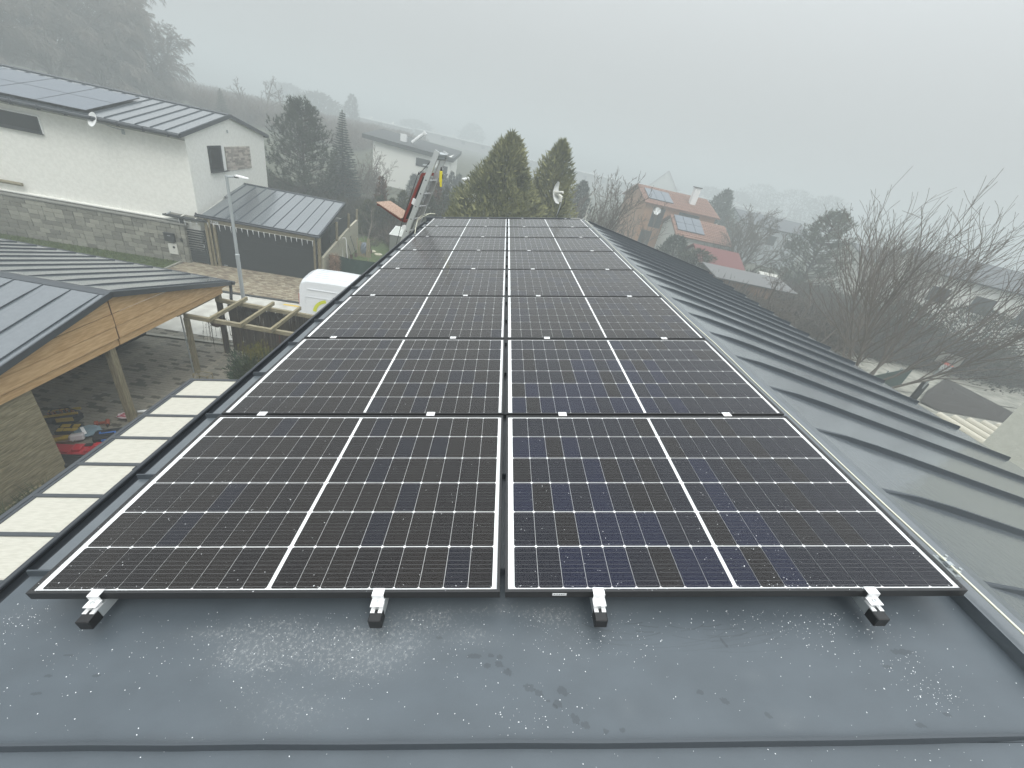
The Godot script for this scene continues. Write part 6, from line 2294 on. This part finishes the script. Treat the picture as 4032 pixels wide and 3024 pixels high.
func tiles(o: Node3D, w: float, d: float, eave: float, ridge: float, over: float) -> void:   # rows of rounded clay tiles on the front slope
	var rise := atan2(ridge - eave, d / 2)
	var run := (d / 2 + over) / cos(rise)
	var xf := Transform3D(Basis(Vector3(1, 0, 0), rise), Vector3(0, ridge, 0))
	var rows := int(run / 0.36)
	for k in rows:
		var s := Soup.new()
		var n := int((w + over * 2) / 0.3)
		for i in n:
			s.beam(Vector3(-w / 2 - over + 0.15 + i * 0.3, 0.17, 0.36 * k + 0.02), Vector3(-w / 2 - over + 0.15 + i * 0.3, 0.2, 0.36 * k + 0.38), 0.27, 0.05)
		stuff(put("tile_row", s.mesh(), M.tile_orange[k % 3], o, xf))


func far_houses() -> void:
	var s: Soup
	# modern white house with mono-pitch roof
	var o := thing("modern_house", "hazy white modern house with a dark tilted roof beyond the thujas", "house", at_ground(-12.6, -64.5))
	var base := o.position.y - G
	s = Soup.new()
	s.prism([Vector3(-5.0, -base, 4.3), Vector3(-5.0, 5.6 - base, 4.3), Vector3(-5.0, 6.3 - base, -4.3), Vector3(-5.0, -base, -4.3)], Vector3(10.1, 0, 0))
	part("wall", s, M.render_plain, o)
	s = Soup.new()
	s.box(Vector3(-0.4, 5.95 - base, 0), Vector3(11.8, 0.5, 9.6), Basis(Vector3(1, 0, 0), 0.085) * Basis(Vector3(0, 0, 1), -0.045))
	part("roof", s, M.dark_grey, o)
	window(o, Vector3(1.6, 4.2 - base, 4.32), 2.0, 0.95, Basis.IDENTITY, M.dark_grey)
	window(o, Vector3(4.2, 4.0 - base, 4.32), 1.2, 0.8, Basis.IDENTITY, M.dark_grey)
	s = Soup.new()
	s.box(Vector3(-1.7, 6.5 - base, 1.8), Vector3(0.75, 0.9, 0.75))
	part("chimney", s, M.white, o)
	s = Soup.new()
	s.tube(Vector3(-0.4, 6.2 - base, 2.6), Vector3(1.1, 7.55 - base, 2.6), 0.22, 0.22, 10)
	s.box(Vector3(1.15, 7.6 - base, 2.6), Vector3(0.5, 0.3, 0.5), Basis(Vector3(0, 0, 1), -0.7))
	part("solar_tube", s, M.white, o)
	s = Soup.new()
	s.tube(Vector3(2.9, 0, 5.2), Vector3(2.9, 4.0 - base, 5.2), 0.1, 0.1, 8)
	s.box(Vector3(3.0, 4.05 - base, 4.9), Vector3(2.6, 0.14, 1.2))
	part("terrace", s, M.zinc, o)
	o = thing("garden_shed", "small pale flat-roofed shed behind the broad thuja", "shed", at_ground(-2.7, -42.5), Basis(Vector3(0, 1, 0), -0.1))
	s = Soup.new()
	s.box(Vector3(0.3, 2.35, 0), Vector3(2.7, 4.7, 3.0))
	part("wall", s, M.offwhite, o)
	s = Soup.new()
	s.box(Vector3(0.3, 4.78, 0), Vector3(3.0, 0.14, 3.3))
	part("roof", s, M.white, o)
	# long terraces in the fog
	for e in [[-23.6, -214.8, 37.4, 3.41, "nearer left end of the long pale terrace lost in fog", 0.03], [37.6, -219.9, 78.2, 5.62, "long pale terrace of low houses lost in fog", 0.0], [122.6, -218.2, 81.6, 6.64, "hazy terrace behind the orange house", 0.0], [-54.2, -201.2, 23.8, 3.0, "low hazy roof behind the dark pine", 0.0]]:
		o = thing("terrace_house", e[4], "houses", at_ground(e[0], e[1]), Basis(Vector3(0, 1, 0), e[5]))
		s = Soup.new()
		s.box(Vector3(0, e[3] / 2, 0), Vector3(e[2], e[3], 9.0))
		part("wall", s, mat(0.3, 0.28, 0.26, 0.95), o)
		s = Soup.new()
		s.box(Vector3(0, e[3] + 0.15, 0.3), Vector3(e[2] + 0.6, 0.35, 10.2))
		part("roof", s, M.back, o)
		for k in int(e[2] / 9.0):
			window(o, Vector3(-e[2] / 2 + 3.5 + k * 9.0, e[3] * 0.68, 4.52), 1.8, 1.3, Basis.IDENTITY, M.zinc)
			s = Soup.new()
			s.box(Vector3(-e[2] / 2 + 7.5 + k * 9.0, e[3] + 0.7, 0), Vector3(0.6, 1.2, 0.6))
			part("chimney", s, M.offwhite, o)
	o = thing("gable_house", "house with a steep pink-red gable fading in the fog", "house", at_ground(68.2, -191.0), Basis(Vector3(0, 1, 0), 1.2))
	gabled(o, 14.0, 13.0, 6.0, 13.4, M.offwhite, M.tile_red)
	# grey and white houses right of the orange one
	for e in [[43.5, -70.0, 11.0, 5.6, 7.0, "grey hazy house with a dark opening, right of the orange roofs", 0.0, M.zinc], [52.0, -52.5, 12.0, 5.2, 6.4, "white hazy house behind the bushy pine", -0.15, M.offwhite], [46.0, -36.0, 13.0, 6.2, 7.6, "pale hazy house behind the sprawling bare tree", -0.5, M.render_plain]]:
		o = thing("hazy_house", e[5], "house", at_ground(e[0], e[1]), Basis(Vector3(0, 1, 0), e[6]))
		gabled(o, e[2], 8.0, e[3], e[4], e[7], M.trim)
		for k in 3:
			window(o, Vector3(-e[2] / 2 + 2.2 + k * 3.2, e[3] - 1.7, 4.02), 1.5, 1.4, Basis.IDENTITY, M.dark_grey if k == 1 else M.white)
	# orange house: upper and lower tiled roof
	o = thing("orange_house", "orange rendered house with two clay tile roofs and solar collectors", "house", at_ground(23.2, -61.0))
	gabled(o, 9.6, 11.0, 5.7, 7.35, M.orange_wall, M.tile_orange[0])
	tiles(o, 9.6, 11.0, 5.7, 7.35, 0.4)
	window(o, Vector3(-2.9, 4.2, 5.52), 1.6, 2.4, Basis.IDENTITY, M.dark_grey)
	window(o, Vector3(1.2, 4.7, 5.52), 2.8, 1.5, Basis.IDENTITY, M.dark_grey)
	window(o, Vector3(-3.6, 1.4, 5.52), 1.5, 2.2, Basis.IDENTITY, M.dark_grey)
	s = Soup.new()
	s.box(Vector3(2.0, 7.4, 3.0), Vector3(0.75, 2.4, 0.75))
	var ch := part("chimney", s, M.white, o)
	s = Soup.new()
	s.box(Vector3(2.0, 8.65, 3.0), Vector3(0.95, 0.1, 0.95))
	part("chimney_cap", s, M.dark_grey, ch)
	var rise := atan2(1.65, 5.5)
	for k in 3:
		s = Soup.new()
		s.box(Vector3(-3.9 + k * 1.15, 0.29, 3.1), Vector3(1.1, 0.08, 3.4))
		put("solar_collector", s.mesh(), M.pv_far, o, Transform3D(Basis(Vector3(1, 0, 0), rise), Vector3(0, 7.35, 0)))
	o = thing("orange_house_annex", "lower wing of the orange house, tiled roof with six solar collectors", "house", at_ground(24.7, -53.2))
	gabled(o, 6.6, 7.0, 3.35, 4.95, M.offwhite, M.tile_orange[0])
	tiles(o, 6.6, 7.0, 3.35, 4.95, 0.4)
	rise = atan2(1.6, 3.5)
	for k in 3:
		for j in 2:
			s = Soup.new()
			s.box(Vector3(-2.75 + k * 1.16, 0.29, 0.85 + j * 1.6), Vector3(1.1, 0.08, 1.54))
			put("solar_collector", s.mesh(), M.pv_far, o, Transform3D(Basis(Vector3(1, 0, 0), rise), Vector3(0, 4.95, 0)))
	window(o, Vector3(2.4, 2.0, 3.52), 1.0, 1.2)
	var fg := thing("white_dish", "white satellite dish on the wall of the orange house", "satellite dish", Vector3(19.6, G + 4.6, -55.0))
	s = Soup.new()
	s.lathe(Vector3(0.2, 0.4, 0.3), [Vector2(0, 0), Vector2(0.3, 0.06), Vector2(0.46, 0.16), Vector2(0.3, 0.09), Vector2(0, 0.03)], 16, Basis(Vector3(1, 0, 0), 1.2) * Basis(Vector3(0, 0, 1), 0.4))
	part("reflector", s, M.white, fg)
	s = Soup.new()
	s.tube(Vector3(0.2, 0.35, 0.25), Vector3(0.2, 0.0, -0.5), 0.03, 0.03, 6)
	part("arm", s, M.zinc, fg)
	# sheds before it
	o = thing("red_roof_shed", "shed with a dull red roof in front of the orange house", "shed", at_ground(21.6, -40.2))
	gabled(o, 4.2, 4.6, 2.5, 3.6, M.offwhite, M.tile_red, 0.3)
	s = Soup.new()
	s.box(Vector3(-1.0, 1.0, 2.32), Vector3(1.4, 2.0, 0.06))
	part("door", s, M.dark_grey, o)
	o = thing("wooden_shed", "orange-brown board shed with a grey corrugated roof", "shed", at_ground(21.6, -34.4))
	for k in 26:
		s = Soup.new()
		s.box(Vector3(-2.5 + k * 0.2, 1.15, 1.42), Vector3(0.19, 2.3, 0.03))
		part("plank", s, M.fence_orange, o)
	s = Soup.new()
	for k in 14:
		s.box(Vector3(-2.6, 1.15, 1.3 - k * 0.2), Vector3(0.03, 2.3, 0.19))
	part("side_wall", s, M.fence_orange, o)
	s = Soup.new()
	s.box(Vector3(0.9, 2.55, 0), Vector3(7.6, 0.08, 3.4), Basis(Vector3(1, 0, 0), 0.14))
	part("roof", s, M.shed_roof, o)
	for k in 3:
		s = Soup.new()
		s.box(Vector3(-1.5 + k * 1.7, 1.15, 1.46), Vector3(0.08, 2.3, 0.05))
		part("batten", s, M.bark, o)
	o = thing("rain_barrel", "dull green covered barrel at the corner of the wooden shed", "barrel", at_ground(22.1, -31.6))
	s = Soup.new()
	s.lathe(Vector3.ZERO, [Vector2(0.4, 0), Vector2(0.48, 0.5), Vector2(0.4, 1.0), Vector2(0.1, 1.25), Vector2(0, 1.3)], 12)
	part("barrel", s, M.net_green, o)
	o = thing("green_cover", "pale green sheet lying at the foot of the orange house", "tarpaulin", at_ground(16.5, -47.0))
	s = Soup.new()
	soft_bag(s, Vector3(1.7, 1.6, 1.2), 0.2)
	part("sheet", s, mat(0.1, 0.32, 0.14, 0.7), o)
	o = thing("yellow_playhouse", "small pale yellow playhouse behind the red roofed shed", "playhouse", at_ground(28.5, -41.0))
	gabled(o, 1.7, 1.5, 1.5, 2.3, mat(0.5, 0.4, 0.16, 0.9), M.offwhite, 0.15)
	window(o, Vector3(0, 0.95, 0.77), 0.6, 0.5)


func right_yard() -> void:
	var s: Soup
	# concrete yard of large slabs
	var o := Node3D.new()
	o.name = "pavement"
	add_child(o)
	o.position = Vector3(33.5, G, -22.5)
	structure(o)
	for i in 5:
		for j in 4:
			s = Soup.new()
			s.bev(Vector3(-7.0 + i * 4.0, 0.02, -6.0 + j * 3.6), Vector3(3.94, 0.06, 3.54), 0.015)
			part("slab", s, M.concrete, o)
	# fence covers
	o = thing("garden_fence", "dark green shade net fence below the sprawling bare tree", "fence", Vector3(24.5, G, -19.8), Basis(Vector3(0, 1, 0), 0.5))
	s = Soup.new()
	s.box(Vector3(-0.6, 0.75, 0), Vector3(6.4, 1.5, 0.03))
	part("net", s, M.net_green, o)
	for k in 4:
		s = Soup.new()
		s.tube(Vector3(-3.7 + k * 2.05, 0, -0.05), Vector3(-3.7 + k * 2.05, 1.6, -0.05), 0.035, 0.035, 8)
		part("post", s, M.zinc, o)
	# brown sheet on the yard
	o = thing("brown_tarpaulin", "large dark brown sheet spread over the concrete yard", "tarpaulin", Vector3(31.0, G + 0.07, -21.0))
	var outline := [Vector3(3.15, 0.0, -3.69), Vector3(3.21, 0.0, 0.95), Vector3(0.39, 0.0, 2.69), Vector3(-4.38, 0.0, 2.75), Vector3(-4.77, 0.0, 1.97), Vector3(-3.0, 0.0, 0.55), Vector3(-1.98, 0.0, -0.23), Vector3(1.6, 0.0, -2.6)]
	s = Soup.new()
	for i in outline.size():
		var a: Vector3 = outline[i]
		var b: Vector3 = outline[(i + 1) % outline.size()]
		var c := Vector3(0, 0.05, 0)
		for k in 6:
			var t0 := k / 6.0
			var t1 := (k + 1) / 6.0
			var f := func(p: Vector3, t: float) -> Vector3:
				var q := c.lerp(p, t)
				return q + Vector3(0, 0.05 + 0.05 * sin(q.x * 2.1 + q.z * 1.3) * (1.0 - t * 0.7) + 0.03 * sin(q.z * 4.0), 0)
			s.quad(f.call(a, t0), f.call(a, t1), f.call(b, t1), f.call(b, t0))
	part("sheet", s, M.tarp_brown, o)
	# basketball hoop
	o = thing("basketball_hoop", "portable basketball hoop with grey bordered backboard and white net", "basketball hoop", Vector3(24.4, G, -17.9), Basis(Vector3(0, 1, 0), -0.64))
	s = Soup.new()
	s.tube(Vector3(0, 0.15, -0.5), Vector3(0, 1.6, -0.35), 0.05, 0.05, 10)
	s.tube(Vector3(0, 1.6, -0.35), Vector3(0, 3.0, -0.15), 0.045, 0.045, 10)
	s.beam(Vector3(0, 2.6, -0.25), Vector3(0, 3.1, 0), 0.06, 0.06)
	part("pole", s, M.zinc, o)
	s = Soup.new()
	s.bev(Vector3(0, 0.1, -0.5), Vector3(0.9, 0.2, 0.7), 0.06)
	s.bev(Vector3(0, 0.9, -0.47), Vector3(0.3, 1.4, 0.26), 0.05)
	part("padded_base", s, M.rubber, o)
	s = Soup.new()
	s.bev(Vector3(0, 3.2, 0.03), Vector3(1.0, 0.68, 0.03), 0.006)
	var bb := part("backboard", s, mat(0.3, 0.3, 0.28, 0.6), o)
	for e in [[0, 3.53, 1.03, 0.035], [0, 2.87, 1.03, 0.035], [-0.5, 3.2, 0.035, 0.68], [0.5, 3.2, 0.035, 0.68], [0, 3.3, 0.4, 0.028], [0, 3.03, 0.4, 0.028], [-0.2, 3.165, 0.028, 0.29], [0.2, 3.165, 0.028, 0.29]]:
		s = Soup.new()
		s.box(Vector3(e[0], e[1], 0.052), Vector3(e[2], e[3], 0.014))
		part("border_line", s, M.dark_grey, bb)
	for k in 8:   # a worn, unreadable word
		s = Soup.new()
		s.box(Vector3(-0.19 + k * 0.055, 3.42 + 0.006 * (k % 3), 0.0475), Vector3(0.036, 0.05 - 0.012 * (k % 2), 0.004))
		s.box(Vector3(-0.185 + k * 0.055, 3.405, 0.0485), Vector3(0.02, 0.014 + 0.01 * (k % 3), 0.004))
		part("worn_print", s, M.zinc, bb)
	s = Soup.new()
	var prev := Vector3.ZERO
	for k in 21:
		var a := TAU * k / 20.0
		var p := Vector3(cos(a) * 0.225, 2.98, 0.3 + sin(a) * 0.225)
		if k > 0:
			s.tube(prev, p, 0.014, 0.014, 6)
		prev = p
	s.box(Vector3(0, 2.97, 0.06), Vector3(0.2, 0.1, 0.05))
	part("rim", s, mat(0.55, 0.12, 0.08, 0.5), o)
	s = Soup.new()
	for k in 12:
		for dd in [1, -1]:
			var pts := []
			for j in 5:
				var a: float = TAU * (k + dd * j * 0.5) / 12.0
				var r := lerpf(0.22, 0.13, j / 4.0)
				pts.append(Vector3(cos(a) * r, 2.97 - 0.1 * j, 0.3 + sin(a) * r))
			s.path(pts, 0.007, 4)
	part("net", s, M.white, o)
	# low roof with rounded pale ribs
	o = thing("ribbed_roof", "low roof of pale rounded ribs beside the plain white wall", "shed", Vector3(20.4, G, -9.8))
	s = Soup.new()
	s.box(Vector3(0, 2.04, 0), Vector3(5.0, 0.1, 6.4))
	part("deck", s, mat(0.3, 0.29, 0.24, 0.9), o)
	for k in 7:
		s = Soup.new()
		var x := -1.95 + k * 0.72
		var prof := []
		for j in 9:
			var a := PI * j / 8.0
			prof.append(Vector3(x + cos(a) * 0.15, 2.1 + sin(a) * 0.2, -2.95 - 0.05))
		s.prism(prof, Vector3(0, 0, 6.0))
		part("rib", s, mat(0.56, 0.53, 0.44, 0.8), o)
	s = Soup.new()
	s.box(Vector3(0, 1.0, 0), Vector3(4.7, 2.0, 6.0))
	part("wall", s, M.offwhite, o)
	# plain white house wall
	o = thing("white_annex", "plain cream white house wall rising right beside our roof", "house", Vector3(13.15, G, 0.0))
	s = Soup.new()
	s.box(Vector3(0, 4.4, 0), Vector3(8.0, 8.8, 9.7))
	part("wall", s, mottled(Vector3(0.66, 0.655, 0.58), Vector3(0.71, 0.705, 0.63), Vector3(2, 2, 2), 0.95, 0.4, 0.03, 61), o)
	s = Soup.new()
	s.box(Vector3(0, 8.9, 0), Vector3(8.6, 0.2, 10.3))
	part("roof", s, M.trim, o)


func _ready() -> void:
	rng.seed = 20240117
	var cam := Camera3D.new()
	cam.name = "camera"
	add_child(cam)
	var cr := Basis(Vector3(0.98024, 0.19768, 0.00780), Vector3(-0.16686, 0.84730, -0.50422), Vector3(-0.10628, 0.49296, 0.86354))
	cam.transform = Transform3D(cr, Vector3(-0.24991, 1.38292, 0.89152))
	cam.fov = 87.3439
	cam.near = 0.05
	cam.far = 3000.0
	cam.current = true
	var env := Environment.new()
	env.background_mode = Environment.BG_SKY
	var sky := Sky.new()
	# fog-grey overcast: even near the horizon, brighter overhead
	var air := Image.create(16, 512, false, Image.FORMAT_RGBF)
	for y in 512:
		var up := sin((0.5 - (y + 0.5) / 512.0) * PI)
		var l := 0.52 + 2.1 * up * up if up > 0.0 else lerpf(0.52, 0.16, minf(1.0, -up * 3.0))
		var blue := clampf(up * 1.5, 0.0, 1.0)
		for x in 16:
			air.set_pixel(x, y, Color(l * lerpf(0.965, 0.94, blue), l, l * lerpf(1.0, 1.035, blue)))
	var sm := PanoramaSkyMaterial.new()
	sm.panorama = ImageTexture.create_from_image(air)
	sky.sky_material = sm
	env.sky = sky
	env.tonemap_mode = Environment.TONE_MAPPER_LINEAR
	env.tonemap_exposure = 1.12
	env.fog_enabled = true
	env.fog_density = 0.0082
	env.fog_light_color = Color(0.97, 1.0, 1.0)
	env.sdfgi_enabled = true
	env.ssao_enabled = true
	env.ssil_enabled = true
	var we := WorldEnvironment.new()
	we.name = "environment"
	we.environment = env
	add_child(we)
	var sun := DirectionalLight3D.new()
	sun.name = "sun"
	sun.light_energy = 0.5
	sun.light_angular_distance = 35.0
	sun.light_color = Color(1.0, 0.98, 0.95)
	sun.shadow_enabled = true
	sun.rotation_degrees = Vector3(-58, 16, 0)
	add_child(sun)
	make_materials()
	ground()
	our_house()
	solar_array()
	roof_things()
	carport()
	patio_canopy()
	pergola()
	yard_paving()
	yard_things()
	block_wall()
	white_house()
	garage()
	street_garden()
	street_lamp()
	van()
	far_houses()
	right_yard()
	trees()
